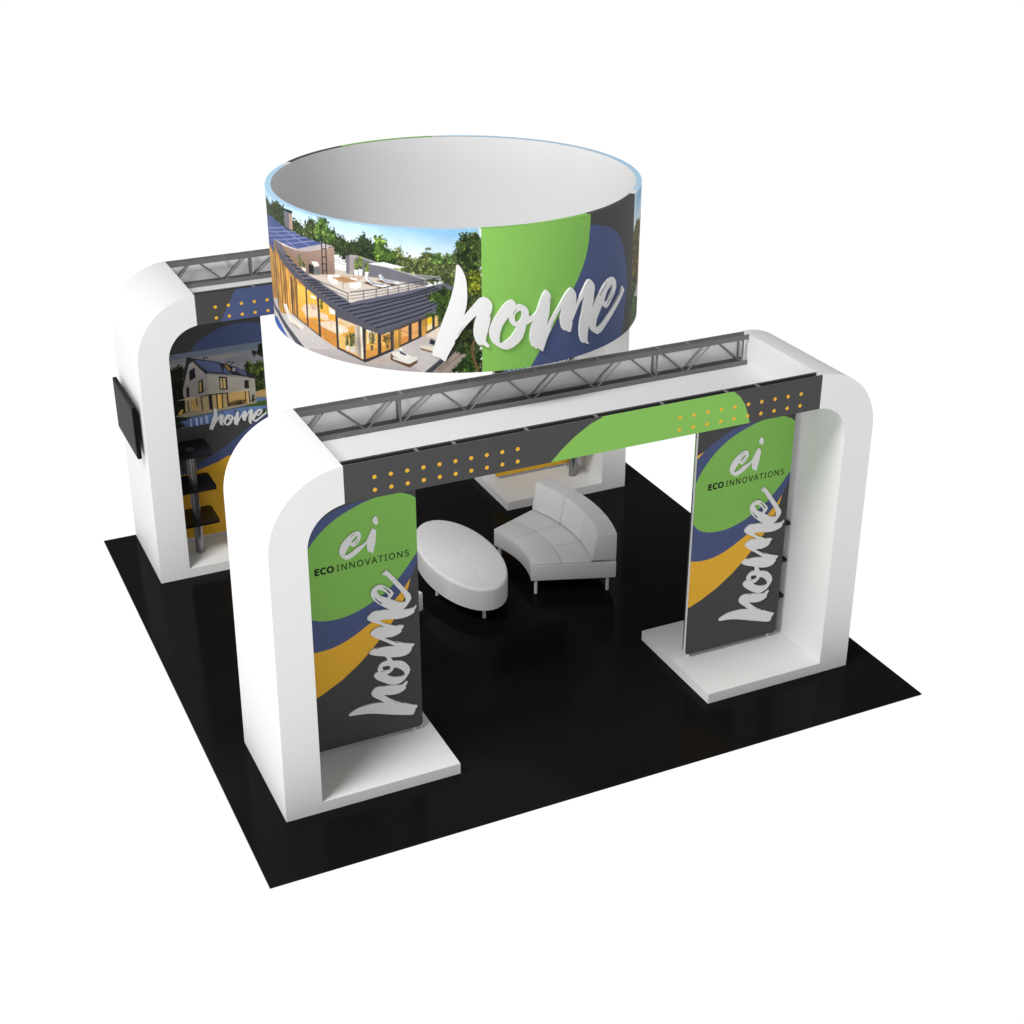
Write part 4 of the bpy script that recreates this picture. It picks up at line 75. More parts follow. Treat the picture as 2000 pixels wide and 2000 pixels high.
C_GREEN = lin((133, 190, 90), 1.03); C_BLUE = lin((79, 91, 132), 1.07); C_ORANGE = lin((238, 182, 56), 1.05); C_DARK = lin((75, 75, 75), 1.07)
M = {
 'white': mat('white_laminate', (.785, .785, .785), .55, spec=.25, var=.012),
 'black': mat('black_floor_vinyl', (.0070, .0070, .0071), .12, spec=.028, var=.10),
 'green': mat('green_print', C_GREEN, .6, spec=.15, bump=.05, bscale=900),
 'blue': mat('blue_print', C_BLUE, .6, spec=.15, bump=.05, bscale=900),
 'orange': mat('orange_print', C_ORANGE, .6, spec=.15, bump=.05, bscale=900),
 'dark': mat('charcoal_print', C_DARK, .6, spec=.15, bump=.05, bscale=900),
 'metal': mat('grey_truss_metal', (.19, .19, .195), .45, metal=.15, spec=.4, var=.05),
 'metald': mat('dark_truss_metal', (.05, .05, .052), .5, spec=.3),
 'chrome': mat('brushed_steel', (.30, .30, .31), .25, metal=.9, var=.05),
 'shelf': mat('black_shelf_board', (.010, .010, .010), .25, spec=.25),
 'plastic': mat('black_plastic', (.006, .006, .006), .4, spec=.06),
 'screen': mat('dark_screen_glass', (.002, .002, .002), .30, spec=.01),
 'leather': mat('white_upholstery', (.78, .775, .78), .5, spec=.25, bump=.25, bscale=60, var=.03),
 'letter': mat('white_lettering', (.76, .76, .76), .55, spec=.2),
 'ink': mat('black_ink', (.008, .008, .008), .6, spec=.15),
 'liner': mat('white_fabric_liner', (.74, .74, .75), .8, spec=.1, bump=.1, bscale=500),
 'seam': mat('seam_thread', (.55, .55, .55), .7),  # button grey darkened to stand for shade in the tuft pinches
}
def attr_mat(name):
    m = bpy.data.materials.new(name); m.use_nodes = True
    nt = m.node_tree; b = nt.nodes['Principled BSDF']
    a = nt.nodes.new('ShaderNodeAttribute'); a.attribute_name = 'print_colour'
    nt.links.new(a.outputs['Color'], b.inputs['Base Color'])
    b.inputs['Roughness'].default_value = .6; b.inputs['Specular IOR Level'].default_value = .15
    return m
M['photo'] = attr_mat('photo_print')

# ------------------------------------------------------------------ object helpers
def thing(name, label, cat, loc, rz=0., group=None):
    o = bpy.data.objects.new(name, None); COL.objects.link(o)
    o.location = loc; o.rotation_euler = (0, 0, rz); o.empty_display_size = .1
    o['label'] = label; o['category'] = cat
    if group: o['group'] = group
    return o
def link(name, me, mats, parent=None, loc=(0, 0, 0), label=None):
    o = bpy.data.objects.new(name, me); COL.objects.link(o)
    for m in (mats if isinstance(mats, (list, tuple)) else [mats]):
        me.materials.append(M[m] if isinstance(m, str) else m)
    if parent is not None: o.parent = parent
    o.location = loc
    if label: o['label'] = label
    return o
def obj(name, bm, mats, parent=None, loc=(0, 0, 0), smooth=False, label=None):
    bmesh.ops.recalc_face_normals(bm, faces=bm.faces)
    me = bpy.data.meshes.new(name); bm.to_mesh(me); bm.free()
    if smooth: me.shade_smooth()
    return link(name, me, mats, parent, loc, label)
def dup(root, loc, rz=0., label=None, name=None):
    r = root.copy(); COL.objects.link(r); r.location = loc; r.rotation_euler = (0, 0, rz)
    if label: r['label'] = label
    def rec(src, dst):
        for ch in list(src.children):
            c = ch.copy(); COL.objects.link(c); c.parent = dst; rec(ch, c)
    rec(root, r)
    return r
def box(bm, x0, x1, y0, y1, z0, z1, mi=0, bev=0.):
    vs = [bm.verts.new(v) for v in [(x0,y0,z0),(x1,y0,z0),(x1,y1,z0),(x0,y1,z0),(x0,y0,z1),(x1,y0,z1),(x1,y1,z1),(x0,y1,z1)]]
    fs = [bm.faces.new([vs[i] for i in f]) for f in [(0,3,2,1),(4,5,6,7),(0,1,5,4),(1,2,6,5),(2,3,7,6),(3,0,4,7)]]
    for f in fs: f.material_index = mi
    if bev > 0:
        es = list({e for f in fs for e in f.edges})
        bmesh.ops.bevel(bm, geom=es, offset=bev, segments=2, affect='EDGES', profile=.5)
def bar(bm, a, b, w):
    a = Vector(a); b = Vector(b); d = b-a; L = d.length
    q = d.to_track_quat('Z', 'Y').to_matrix().to_4x4(); q.translation = (a+b)/2
    bmesh.ops.create_cone(bm, cap_ends=True, segments=8, radius1=w/2, radius2=w/2, depth=L, matrix=q)
def cyl(bm, x, y, z0, z1, r, seg=24):
    bmesh.ops.create_cone(bm, cap_ends=True, segments=seg, radius1=r, radius2=r, depth=z1-z0, matrix=Matrix.Translation((x, y, (z0+z1)/2)))
def prism_xz(bm, prof, y0, y1):
    n = len(prof)
    a = [bm.verts.new((x, y0, z)) for x, z in prof]; b = [bm.verts.new((x, y1, z)) for x, z in prof]
    bm.faces.new(a); bm.faces.new(b[::-1])
    for i in range(n):
        j = (i+1) % n; bm.faces.new((a[i], b[i], b[j], a[j]))

# ------------------------------------------------------------------ flat vector art -> one triangulated sheet
def cdt(polys, grid=0., bounds=None):
    """polys: list of (code, points). returns verts2d, tris, code per tri (topmost poly wins)."""
    vs, fs = [], []
    for code, pts in polys:
        b = len(vs); P = []
        for q in pts:
            if not P or (abs(P[-1][0]-q[0])+abs(P[-1][1]-q[1])) > 1e-5: P.append(q)
        ar = sum(P[i][0]*P[(i+1) % len(P)][1]-P[(i+1) % len(P)][0]*P[i][1] for i in range(len(P)))
        if ar < 0: P = P[::-1]
        vs += [Vector(q) for q in P]; fs.append(list(range(b, b+len(P))))
    if grid > 0:
        x0, x1, z0, z1 = bounds
        nx = max(2, int((x1-x0)/grid)); nz = max(2, int((z1-z0)/grid))
        for i in range(1, nx):
            for j in range(1, nz):
                vs.append(Vector((x0+(x1-x0)*i/nx, z0+(z1-z0)*j/nz)))
    ov, oe, of, _, _, src = delaunay_2d_cdt(vs, [], fs, 1, 1e-5)
    out = [max(s) if s else -1 for s in src]
    return [(v.x, v.y) for v in ov], [tuple(f) for f in of], out, src
def rect(x0, x1, z0, z1, step=0., r=0.):
    if r > 0:
        P = []
        for cx, cz, a0 in ((x1-r, z0+r, -90), (x1-r, z1-r, 0), (x0+r, z1-r, 90), (x0+r, z0+r, 180)):
            for k in range(7):
                a = radians(a0+15*k); P.append((cx+r*cos(a), cz+r*sin(a)))
        return P
    P = [(x0, z0), (x1, z0), (x1, z1), (x0, z1)]
    if step <= 0: return P
    out = []
    for i in range(4):
        a, b = P[i], P[(i+1) % 4]; k = max(1, int(math.hypot(b[0]-a[0], b[1]-a[1])/step))
        for j in range(k): out.append((a[0]+(b[0]-a[0])*j/k, a[1]+(b[1]-a[1])*j/k))
    return out
def circ(x, z, r, n=20): return [(x+r*cos(2*pi*k/n), z+r*sin(2*pi*k/n)) for k in range(n)]

def sheet(outline, layers, thick, mapf=None, grid=0., bounds=None, base=0):
    """panel whose front carries the layers; closed solid of the given thickness. mapf(x,z,d) -> 3D."""
    if mapf is None: mapf = lambda x, z, d: (x, d, z)
    vs, fs, top, src = cdt([(0, outline)]+layers, grid, bounds)
    codes = [base]+[c for c, _ in layers]
    keep = [(f, codes[t]) for f, t, s in zip(fs, top, src) if 0 in s]
    bm = bmesh.new()
    fr = [bm.verts.new(mapf(x, z, 0.)) for x, z in vs]
    edges = {}
    for f, c in keep:
        fc = bm.faces.new([fr[i] for i in f]); fc.material_index = c; fc.smooth = grid > 0
        for i in range(3): e = (f[i], f[(i+1) % 3]); edges[e] = c
    bd = [(e, c) for e, c in edges.items() if (e[1], e[0]) not in edges]
    sv = {}; bk = {}
    for (a, b), c in bd:
        for i in (a, b):
            if i not in sv: sv[i] = bm.verts.new(mapf(*vs[i], 0.)); bk[i] = bm.verts.new(mapf(*vs[i], thick))
        fc = bm.faces.new((sv[b], sv[a], bk[a], bk[b])); fc.material_index = c
    for f, c in keep:
        for i in f:
            if i not in bk: bk[i] = bm.verts.new(mapf(*vs[i], thick))
        fc = bm.faces.new([bk[i] for i in reversed(f)]); fc.material_index = base
    for v in [v for v in bm.verts if not v.link_faces]: bm.verts.remove(v)
    return bm
def raw(name, bm, mats, parent=None, loc=(0, 0, 0), label=None):   # keep normals as built
    me = bpy.data.meshes.new(name); bm.to_mesh(me); bm.free()
    return link(name, me, mats, parent, loc, label)
def solid_letters(outers, holes, thick, mapf, grid=0.):
    polys = [(1, o) for o in outers]+[(0, h) for h in holes]
    xs = [q[0] for o in outers for q in o]; zs = [q[1] for o in outers for q in o]
    vs, fs, top, src = cdt(polys, grid, (min(xs), max(xs), min(zs), max(zs)))
    no = len(outers)
    keep = [f for f, s in zip(fs, src) if s and max(s) < no]
    bm = bmesh.new(); fr = {}; sd = {}; bk = {}
    def g(d, i, t):
        if i not in d: d[i] = bm.verts.new(mapf(*vs[i], t))
        return d[i]
    E = set()
    for f in keep:
        fc = bm.faces.new([g(fr, i, -thick) for i in f]); fc.smooth = grid > 0
        for i in range(3): E.add((f[i], f[(i+1) % 3]))
        bm.faces.new([g(bk, i, 0.) for i in reversed(f)])
    for a, b in E:
        if (b, a) not in E: bm.faces.new((g(sd, b, -thick), g(sd, a, -thick), g(bk, a, 0.), g(bk, b, 0.)))
    return bm
def affine(A): return lambda q: (A[0][0]*q[0]+A[0][1]*q[1]+A[0][2], A[1][0]*q[0]+A[1][1]*q[1]+A[1][2])

# ------------------------------------------------------------------ small painter for the printed pictures
class Canvas:
    def __init__(s, x0, x1, z0, z1, q):
        s.x0, s.z1, s.q = x0, z1, q; s.w = int(round((x1-x0)/q)); s.h = int(round((z1-z0)/q))
        s.a = np.zeros((s.h, s.w, 3), np.float32); s.rng = np.random.RandomState(7)
    def mask(s, pts, pad=0):
        P = np.array([((x-s.x0)/s.q, (s.z1-z)/s.q) for x, z in pts])
        i0 = max(0, int(P[:, 0].min())-pad); i1 = min(s.w, int(P[:, 0].max())+2+pad)
        j0 = max(0, int(P[:, 1].min())-pad); j1 = min(s.h, int(P[:, 1].max())+2+pad)
        if i1 <= i0 or j1 <= j0: return None
        X, Y = np.meshgrid(np.arange(i0, i1)+.5, np.arange(j0, j1)+.5)
        m = np.zeros(X.shape, bool); n = len(P)
        for k in range(n):
            xa, ya = P[k]; xb, yb = P[(k+1) % n]
            if ya == yb: continue
            c = (ya > Y) != (yb > Y)
            m ^= c & (X < (xb-xa)*(Y-ya)/(yb-ya)+xa)
        return i0, i1, j0, j1, m
    def fill(s, pts, col):
        r = s.mask(pts)
        if r is None: return
        i0, i1, j0, j1, m = r; s.a[j0:j1, i0:i1][m] = np.array(col)/255.
    def line(s, pts, col, w):
        for a, b in zip(pts, pts[1:]):
            dx, dz = b[0]-a[0], b[1]-a[1]; L = math.hypot(dx, dz)
            if L < 1e-6: continue
            nx, nz = -dz/L*w/2, dx/L*w/2; ex, ez = dx/L*w*.3, dz/L*w*.3
            s.fill([(a[0]+nx-ex, a[1]+nz-ez), (b[0]+nx+ex, b[1]+nz+ez), (b[0]-nx+ex, b[1]-nz+ez), (a[0]-nx-ex, a[1]-nz-ez)], col)
    def leaves(s, pts, col, k, leaf=.011):
        r = s.mask(pts)
        if r is None: return
        i0, i1, j0, j1, m = r; rng = s.rng
        ys, xs = np.nonzero(m)
        if len(xs) == 0: return
        rad = max(leaf*k/s.q, .9)
        n = int(len(xs)/(rad*rad*.55))+6
        base = np.array(col)/255.
        # dark body, broken up by clumps
        if k > .45:
            ph = rng.rand(6)*6.28
            sub = s.a[j0:j1, i0:i1]
            er = np.ones_like(m); d = int(rad*1.4)
            er = m & np.roll(m, d, 0) & np.roll(m, -d, 0) & np.roll(m, d, 1) & np.roll(m, -d, 1)
            sub[er] = base*.62
        cl = rng.rand(24, 2); cl[:, 0] = cl[:, 0]*(i1-i0); cl[:, 1] = cl[:, 1]*(j1-j0); cv = rng.rand(24)
        for t in range(n):
            q = rng.randint(len(xs)); cx = xs[q]+rng.randn()*rad*.95; cy = ys[q]+rng.randn()*rad*.95
            dd = (cl[:, 0]-cx)**2+(cl[:, 1]-cy)**2; v = cv[dd.argmin()]
            rr = rad*(.25+.6*rng.rand()**1.5); ra = rr*(.6+.8*rng.rand())
            xa, xb = int(max(i0+cx-rr, 0)), int(min(i0+cx+rr+1, s.w)); ya, yb = int(max(j0+cy-ra, 0)), int(min(j0+cy+ra+1, s.h))
            if xb <= xa or yb <= ya: continue
            X, Y = np.meshgrid(np.arange(xa, xb)-i0-cx, np.arange(ya, yb)-j0-cy)
            mm = (X/rr)**2+(Y/ra)**2 < 1
            sh = (.45+.6*v)*(.55+.9*rng.rand())
            if rng.rand() < .2: sh *= 1.6
            c = base*sh*np.array([1+.22*(v-.5), 1, 1-.25*rng.rand()])
            s.a[ya:yb, xa:xb][mm] = np.clip(c, 0, 1)
    def planks(s, pts, col, k):
        r = s.mask(pts)
        if r is None: return
        i0, i1, j0, j1, m = r; rng = s.rng; base = np.array(col)/255.
        w = i1-i0; v = np.ones(w); x = 0
        while x < w:
            p = max(1, int((.008+.02*rng.rand())*k/s.q)); v[x:x+p] = .62+.55*rng.rand(); 
            if rng.rand() < .3: v[x:x+1] = .4
            x += p
        hh = j1-j0
        g = 1+.10*np.sin(np.arange(hh)[:, None]*.07+np.cumsum(rng.randn(w)*.5)[None, :])
        img = base[None, None, :]*(v[None, :]*g)[:, :, None]
        s.a[j0:j1, i0:i1][m] = np.clip(img, 0, 1)[m]
    def mottle(s, pts, col, k):
        """small translucent dabs: the unresolved clutter of a photographed surface"""
        r = s.mask(pts)
        if r is None: return
        i0, i1, j0, j1, m = r; rng = s.rng; ys, xs = np.nonzero(m)
        if not len(xs): return
        col = np.array(col)/255.
        for t in range(int(len(xs)*.028)+3):
            q = rng.randint(len(xs)); cx, cy = xs[q]+i0, ys[q]+j0
            w = 1+int(rng.rand()**2*7*k); h = 1+int(rng.rand()**2*9*k)
            a = .1+.3*rng.rand(); c = np.clip(col*(.45+1.0*rng.rand()), 0, 1)
            y1, x1 = min(cy+h, j1), min(cx+w, i1)
            sub = s.a[cy:y1, cx:x1]; mm = m[cy-j0:y1-j0, cx-i0:x1-i0, None]*a
            sub[:] = sub*(1-mm)+c*mm
    def grain(s, amp=.05, cells=((90, .5), (30, .3), (9, .25))):
        """soft mottling of the print, like the uneven tones of a photograph"""
        rng = s.rng; f = np.zeros((s.h, s.w), np.float32)
        for c, w in cells:
            gh, gw = s.h//c+3, s.w//c+3; g = rng.rand(gh, gw)
            y = np.arange(s.h)/c; x = np.arange(s.w)/c; yi = y.astype(int); xi = x.astype(int); fy = (y-yi)[:, None]; fx = (x-xi)[None, :]
            fy = fy*fy*(3-2*fy); fx = fx*fx*(3-2*fx)
            f += w*(g[yi][:, xi]*(1-fy)*(1-fx)+g[yi+1][:, xi]*fy*(1-fx)+g[yi][:, xi+1]*(1-fy)*fx+g[yi+1][:, xi+1]*fy*fx-.5)
        s.a *= (1+amp*2*f[..., None]); s.a[:] = np.clip(s.a, 0, 1)
    def soften(s, r=1):
        for _ in range(r):
            p_ = np.pad(s.a, ((1, 1), (1, 1), (0, 0)), 'edge')
            s.a = (p_[:-2, 1:-1]+p_[2:, 1:-1]+p_[1:-1, :-2]+p_[1:-1, 2:]+2*s.a)/6
    def glow(s, pts, col, k):
        """gradient tone inside a polygon: col at its lower left fading out to the upper right"""
        r = s.mask(pts)
        if r is None: return
        i0, i1, j0, j1, m = r; h, w = m.shape
        g = np.linspace(0, 1, h)[:, None]*np.ones((1, w)); g = g if k > 0 else 1-g
        g = (g*abs(k))[..., None]*m[..., None]; sub = s.a[j0:j1, i0:i1]
        sub[:] = sub*(1-g)+np.array(col)/255.*g
    def run(s, ops, leaf=.011):
        for op, col, arg, pts in ops:
            if op == 'P': s.fill(pts, col)
            elif op == 'L': s.line(pts, col, arg)
            elif op == 'F': s.leaves(pts, col, arg, leaf)
            elif op == 'W': s.planks(pts, col, arg)
            elif op == 'M': s.mottle(pts, col, arg)
            elif op == 'G': s.glow(pts, col, arg)
    def vertex_mesh(s, name, mapf, e, x0, x1, z0, z1, step, gain=1.):
        """grid mesh over the rectangle with the picture as a printed colour per vertex"""
        nx = int(round((x1-x0)/step)); nz = int(round((z1-z0)/step))
        X = np.linspace(x0, x1, nx+1); Z = np.linspace(z1, z0, nz+1)
        k = max(1, int(round(step/s.q)))
        a = s.a
        if k > 1:
            hh, ww = a.shape[0]//k*k, a.shape[1]//k*k
            a = a[:hh, :ww].reshape(hh//k, k, ww//k, k, 3).mean((1, 3))
        jx = np.clip(((X-s.x0)/(s.q*k)).astype(int), 0, a.shape[1]-1); jz = np.clip(((s.z1-Z)/(s.q*k)).astype(int), 0, a.shape[0]-1)
        c = a[jz][:, jx]
        l = np.where(c <= .04045, c/12.92, ((c+.055)/1.055)**2.4)/e
        l = np.clip(l, 0, .86)
        gx, gz = np.meshgrid(X, Z); co = mapf(gx, gz).reshape(-1, 3)
        n = (nx+1)*(nz+1); idx = np.arange(n).reshape(nz+1, nx+1)
        f = np.stack([idx[1:, :-1], idx[1:, 1:], idx[:-1, 1:], idx[:-1, :-1]], -1).reshape(-1, 4)
        me = bpy.data.meshes.new(name)
        me.vertices.add(n); me.vertices.foreach_set('co', co.astype(np.float32).ravel())
        me.loops.add(f.size); me.loops.foreach_set('vertex_index', f.astype(np.int32).ravel())
        me.polygons.add(len(f)); me.polygons.foreach_set('loop_start', np.arange(0, f.size, 4, dtype=np.int32))
        me.polygons.foreach_set('use_smooth', np.ones(len(f), bool))
        me.update(calc_edges=True); me.validate()
        at = me.color_attributes.new('print_colour', 'FLOAT_COLOR', 'POINT')
        at.data.foreach_set('color', np.concatenate([l.reshape(-1, 3), np.ones((n, 1))], 1).astype(np.float32).ravel())
        return me

# ------------------------------------------------------------------ floor
bm = bmesh.new(); box(bm, 0, W, 0, DEP, -.012, 0)
fl = obj('floor', bm, 'black'); fl['kind'] = 'structure'

# ------------------------------------------------------------------ arches
def tower_profile(side):
    """outline in x,z of one leg of the arch, left leg at x=0 growing to +x; the leg leans in slightly towards the top"""
    if side < 0: bl, oc, orr, ic, irr = .630, (.660, 2.361), (.632, .632), (.660, 2.361), (.335, .330)
    else: bl, oc, orr, ic, irr = .603, (.580, 2.430), (.558, .563), (.610, 2.390), (.298, .302)
    P = [(0, 0), (TW, 0)]
    for k in range(0, 19):
        a = pi-pi/2*k/18; x, z = ic[0]+irr[0]*cos(a), ic[1]+irr[1]*sin(a)
        if x < bl-.004: P.append((x, z))
    P += [(bl, H-BH), (bl, H)]
    for k in range(0, 33):
        a = pi/2+pi/2*k/32; x, z = oc[0]+orr[0]*cos(a), oc[1]+orr[1]*sin(a)
        if x < bl-.004: P.append((x, min(z, H)))
    if side > 0: P = [(-x, z) for x, z in P][::-1]
    return P
def make_arch(name, label, y0, fasc_layers):
    t = thing(name, label, 'arch', ((AX0+AX1)/2, y0, 0))
    ox = -(AX0+AX1)/2
    for side, xx in ((-1, AX0), (1, AX1)):
        bm = bmesh.new(); prism_xz(bm, [(x+xx+ox, z) for x, z in tower_profile(side)], 0, AW)
        o = obj('side_tower', bm, 'white', t)
        for p_ in o.data.polygons: p_.use_smooth = abs(p_.normal.y) < .5
        try: o.data.set_sharp_from_angle(angle=radians(25))
        except Exception: pass
        bm = bmesh.new()
        if side < 0: box(bm, xx+ox+TW, xx+ox+BW, 0, AW, 0, BB)
        else: box(bm, xx+ox-BW, xx+ox-TW, 0, AW, 0, BB)
        obj('base_platform', bm, 'white', t)
    xl, xr = AX0+.630+ox, AX1-.603+ox
    cx = 3.060+ox
    # fascia print
    bm = sheet(rect(xl+.001, xr-.001, H-BH, H), [(c, [(x+ox, z) for x, z in pts]) for c, pts in fasc_layers], .012)
    raw('fascia_panel', bm, ['dark', 'green', 'blue', 'orange'], t, (0, .001, 0))
    # underside / deck
    bm = bmesh.new(); box(bm, xl+.001, xr-.001, .094, AW-.072, H-BH-.002, H-BH+.012)
    obj('soffit_panel', bm, 'white', t)
    bm = bmesh.new(); box(bm, xl+.001, xr-.001, AW-.012, AW-.001, H-BH, H-.004)
    obj('rear_fascia', bm, 'white', t)
    NX = [1.565, 1.865, 2.465, 3.065, 3.658, 4.254, 4.554]
    def truss(ya, yb, open_side):
        bm = bmesh.new()
        for y in (ya, yb-.004):
            box(bm, xl+.003, xr-.003, y, y+.004, H-.048, H-.002)
            box(bm, xl+.003, xr-.003, y, y+.004, H-BH+.014, H-BH+.058)
        for x in NX:
            box(bm, x+ox-.012, x+ox+.012, ya+.0045, yb-.0045, H-.010, H-.003)
        o = obj('truss', bm, 'metal', t)
        bm = bmesh.new()
        for y in (ya+.006, yb-.006):
            zt, zb = H-.046, H-BH+.056
            for a, b in ((1.02, 1.20), (1.53, 1.31), (1.57, 1.78), (1.87, 2.13), (2.42, 2.20), (2.46, 2.68), (3.01, 2.80), (3.05, 3.27), (3.61, 3.39),
                         (3.65, 3.87), (4.20, 3.97), (4.26+.25, 4.28), (4.54, 4.76), (5.09, 4.86)):
                bar(bm, (a+ox, y, zb), (b+ox, y, zt), .011)
            for x in (1.845, 4.225, 5.105):
                box(bm, x+ox-.009, x+ox+.009, y-.0015, y+.0045, zb+.001, zt-.001)
        obj('brace', bm, 'metal', o)
        bm = bmesh.new(); box(bm, xl+.003, xr-.003, ya+.0055, yb-.0055, H-BH+.014, H-BH+.022)
        obj('bottom_plate', bm, 'metald', o)
        return o
    f = truss(.016, .092, 1); f['label'] = 'front ladder truss of the beam'
    bm = bmesh.new(); box(bm, xl+.003, xr-.003, .0205, .0215, H-BH+.024, H-.013); box(bm, xl+.003, xr-.003, .0865, .0875, H-BH+.024, H-.013)
    obj('truss_lining', bm, 'metald', t)  # dark sheets added to stand for the shade inside the truss slot
    r = truss(AW-.10, AW-.013, -1); r['label'] = 'rear ladder truss of the beam'
    return t
dots = [(3, circ(a+(b-a)*k/(n-1), z, .0165)) for a, b, n in F_DOTS for k in range(n) for z in (2.861, 2.757)]
make_arch('exhibit_arch', 'white rounded arch in front, its charcoal and green fascia dotted in orange', FY, [(1, F_GREEN)]+dots)
bdots = [(3, circ(1.168+.1283*k, z, .0165)) for k in range(10) for z in (2.848, 2.739)]
bdots += [(3, circ(3.799+.1288*k, z, .0165)) for k in range(10) for z in (2.848, 2.739)]
blue = [(max(min(x, 4.3), .9), z) for x, z in G_BLUE]
make_arch('exhibit_arch', 'white rounded arch at the back, its charcoal and blue fascia passing behind the round sign', BY, [(2, blue)]+bdots)

# ------------------------------------------------------------------ lettering helper
HOME_LOOP = HOME; HOME_H = HOMEH
def word_home(A, thick, parent, ox, oy, oz, grid=0.):
    f = affine(A)
    bm = solid_letters([[f(q) for q in o] for o in HOME_LOOP], [[f(q) for q in h] for h in HOME_H], thick,
                       lambda x, z, d: (x-ox, oy+d, z-oz))
    return raw('lettering', bm, 'letter', parent, label='white brush script word home')

# ------------------------------------------------------------------ banner stands
BZ0, BZ1 = .140, 2.62
def stand_frame(t, x0, x1, oy):
    bm = bmesh.new()
    for a, b, c, d in ((x0+.004, x0+.034, BZ0+.02, BZ1-.02), (x1-.034, x1-.004, BZ0+.02, BZ1-.02), (x0+.034, x1-.034, BZ0+.02, BZ0+.05), (x0+.034, x1-.034, BZ1-.05, BZ1-.02)):
        box(bm, a, b, oy+.0125, oy+.0475, c, d)
    obj('frame', bm, 'white', t)
    for x in (x0+.05, x1-.07):
        bm = bmesh.new(); cyl(bm, x, oy+.03, BB, BZ0+.03, .013, 14)
        obj('foot', bm, 'letter', t)
def front_banner(label):
    """local coordinates: x measured from the left edge of the banner, y from its printed face"""
    X0 = .762; w = .993
    t = thing('banner_stand', label, 'banner', (X0, FY+.59, 0), 0, 'tall printed banner stands')
    t.location.z = 0
    dx = 3.612; sh = lambda L: [(x-dx-X0, z) for x, z in L]
    def panel(flip):
        L = [(1, sh(B_ORANGE)), (1, sh(B_ORANGE2)), (2, sh(B_BLUE)), (3, sh(B_GREEN))]
        mp = (lambda x, z, d: (x, d, z)) if not flip else (lambda x, z, d: (w-x, .06-d, z))
        return sheet(rect(0, w, BZ0, BZ1, r=.04), L, .012, mp)
    raw('graphic_panel', panel(False), ['dark', 'orange', 'blue', 'green'], t)
    raw('rear_panel', panel(True), ['dark', 'orange', 'blue', 'green'], t)
    stand_frame(t, 0, w, 0)
    word_home(HOME_L, .014, t, X0, -.0005, 0)
    bm = solid_letters([[(x-X0, z) for x, z in o] for o in EI], [[(x-X0, z) for x, z in h] for h in EIH], .008, lambda x, z, d: (x, -.0005+d, z))
    raw('emblem', bm, 'letter', t, label='white brush script letters ei')
    bm = bmesh.new()
    for (P, F), x, wd, z, hh in ((TXT_ECO, .888, .160, 1.8065, .063), (TXT_INN, 1.0703, .612, 1.8085, .0590)):
        vv = [bm.verts.new((x-X0+a*wd, -.0012, z+b*hh)) for a, b in P]
        for f in F:
            try: bm.faces.new([vv[i] for i in f])
            except ValueError: pass
    bmesh.ops.recalc_face_normals(bm, faces=bm.faces)
    r = bmesh.ops.extrude_face_region(bm, geom=list(bm.faces))
    for v in r['geom']:
        if isinstance(v, bmesh.types.BMVert): v.co.y += .0009
    obj('wordmark', bm, 'ink', t, label='black words ECO INNOVATIONS')
    return t
fb = front_banner('green, blue and orange home banner standing in the left bay of the front arch')
dup(fb, (.762+3.612, FY+.59, 0), 0, 'green, blue and orange home banner standing in the right bay of the front arch')

def back_banner(label):
    X0 = .765; w = .993
    t = thing('banner_stand', label, 'banner', (X0, BY+.59, 0), 0, 'tall printed banner stands')
    sh = lambda L: [(x-X0, z) for x, z in L]
    def lay(flip):
        L = [(1, sh(BB_ORANGE)), (2, sh(BB_BLUE)), (2, sh(BB_TOPBLUE))]
        mp = (lambda x, z, d: (x, d, z)) if not flip else (lambda x, z, d: (w-x, .06-d, z))
        return sheet(rect(0, w, BZ0, BZ1, r=.04), L, .012, mp)
    raw('graphic_panel', lay(False), ['dark', 'orange', 'blue'], t)
    raw('rear_panel', lay(True), ['dark', 'orange', 'blue'], t)
    stand_frame(t, 0, w, 0)
    zb, zt = 1.408, 2.214
    cv = Canvas(X0, X0+w, zb, zt, .002)
    cv.a[:] = np.array([.35, .37, .40]); cv.run(PICB, .012); cv.grain(.10); cv.soften(1)
    g_ = cv.a.mean(-1, keepdims=True); cv.a = cv.a*.85+g_*.15
    me = cv.vertex_mesh('photo_print', lambda x, z: np.stack([x-X0, np.full_like(x, -.0015), z], -1), .80, X0+.001, X0+w-.001, zb, zt, .004)
    link('photo_print', me, 'photo', t, label='printed photo of a white gabled house by a pool')
    word_home(HOME_B, .010, t, X0, -.003, 0)
    return t
bb = back_banner("banner with a photo of a white gabled house in the back arch's left bay")
dup(bb, (.765+3.612, BY+.59, 0), 0, 'banner showing only its orange lower edge, in the right bay of the back arch')

# ------------------------------------------------------------------ shelf stands
def shelf_stand(label, x, y):
    t = thing('shelf_stand', label, 'shelf', (x, y, 0), 0, 'pole stands with three black shelves')
    bm = bmesh.new(); cyl(bm, 0, 0, BB, 1.262, .045, 32); o = obj('pole', bm, 'chrome', t, smooth=True)
    try: o.data.set_sharp_from_angle(angle=radians(40))
    except Exception: pass
    for z in (.500, .885, 1.270):
        bm = bmesh.new(); P = rect(-.205, .205, -.165, .225, r=.035); prism_xz(bm, P, z-.028, z)
        for v in bm.verts: v.co = Vector((v.co.x, v.co.z, v.co.y))
        obj('shelf', bm, 'shelf', t)
    bm = bmesh.new(); cyl(bm, 0, 0, 1.2705, 1.276, .05, 32); obj('pole_cap', bm, 'metald', t)
    return t
ss = shelf_stand('black three shelf stand in front of the house photo banner', .85, BY+.335)
dup(ss, (5.252, BY+.335, 0), 0, 'three shelf stand in the back right bay, mostly hidden behind the front beam')
dup(ss, (5.30, FY+AW-.335, 0), pi, 'three shelf stand peeping out behind the right front banner')

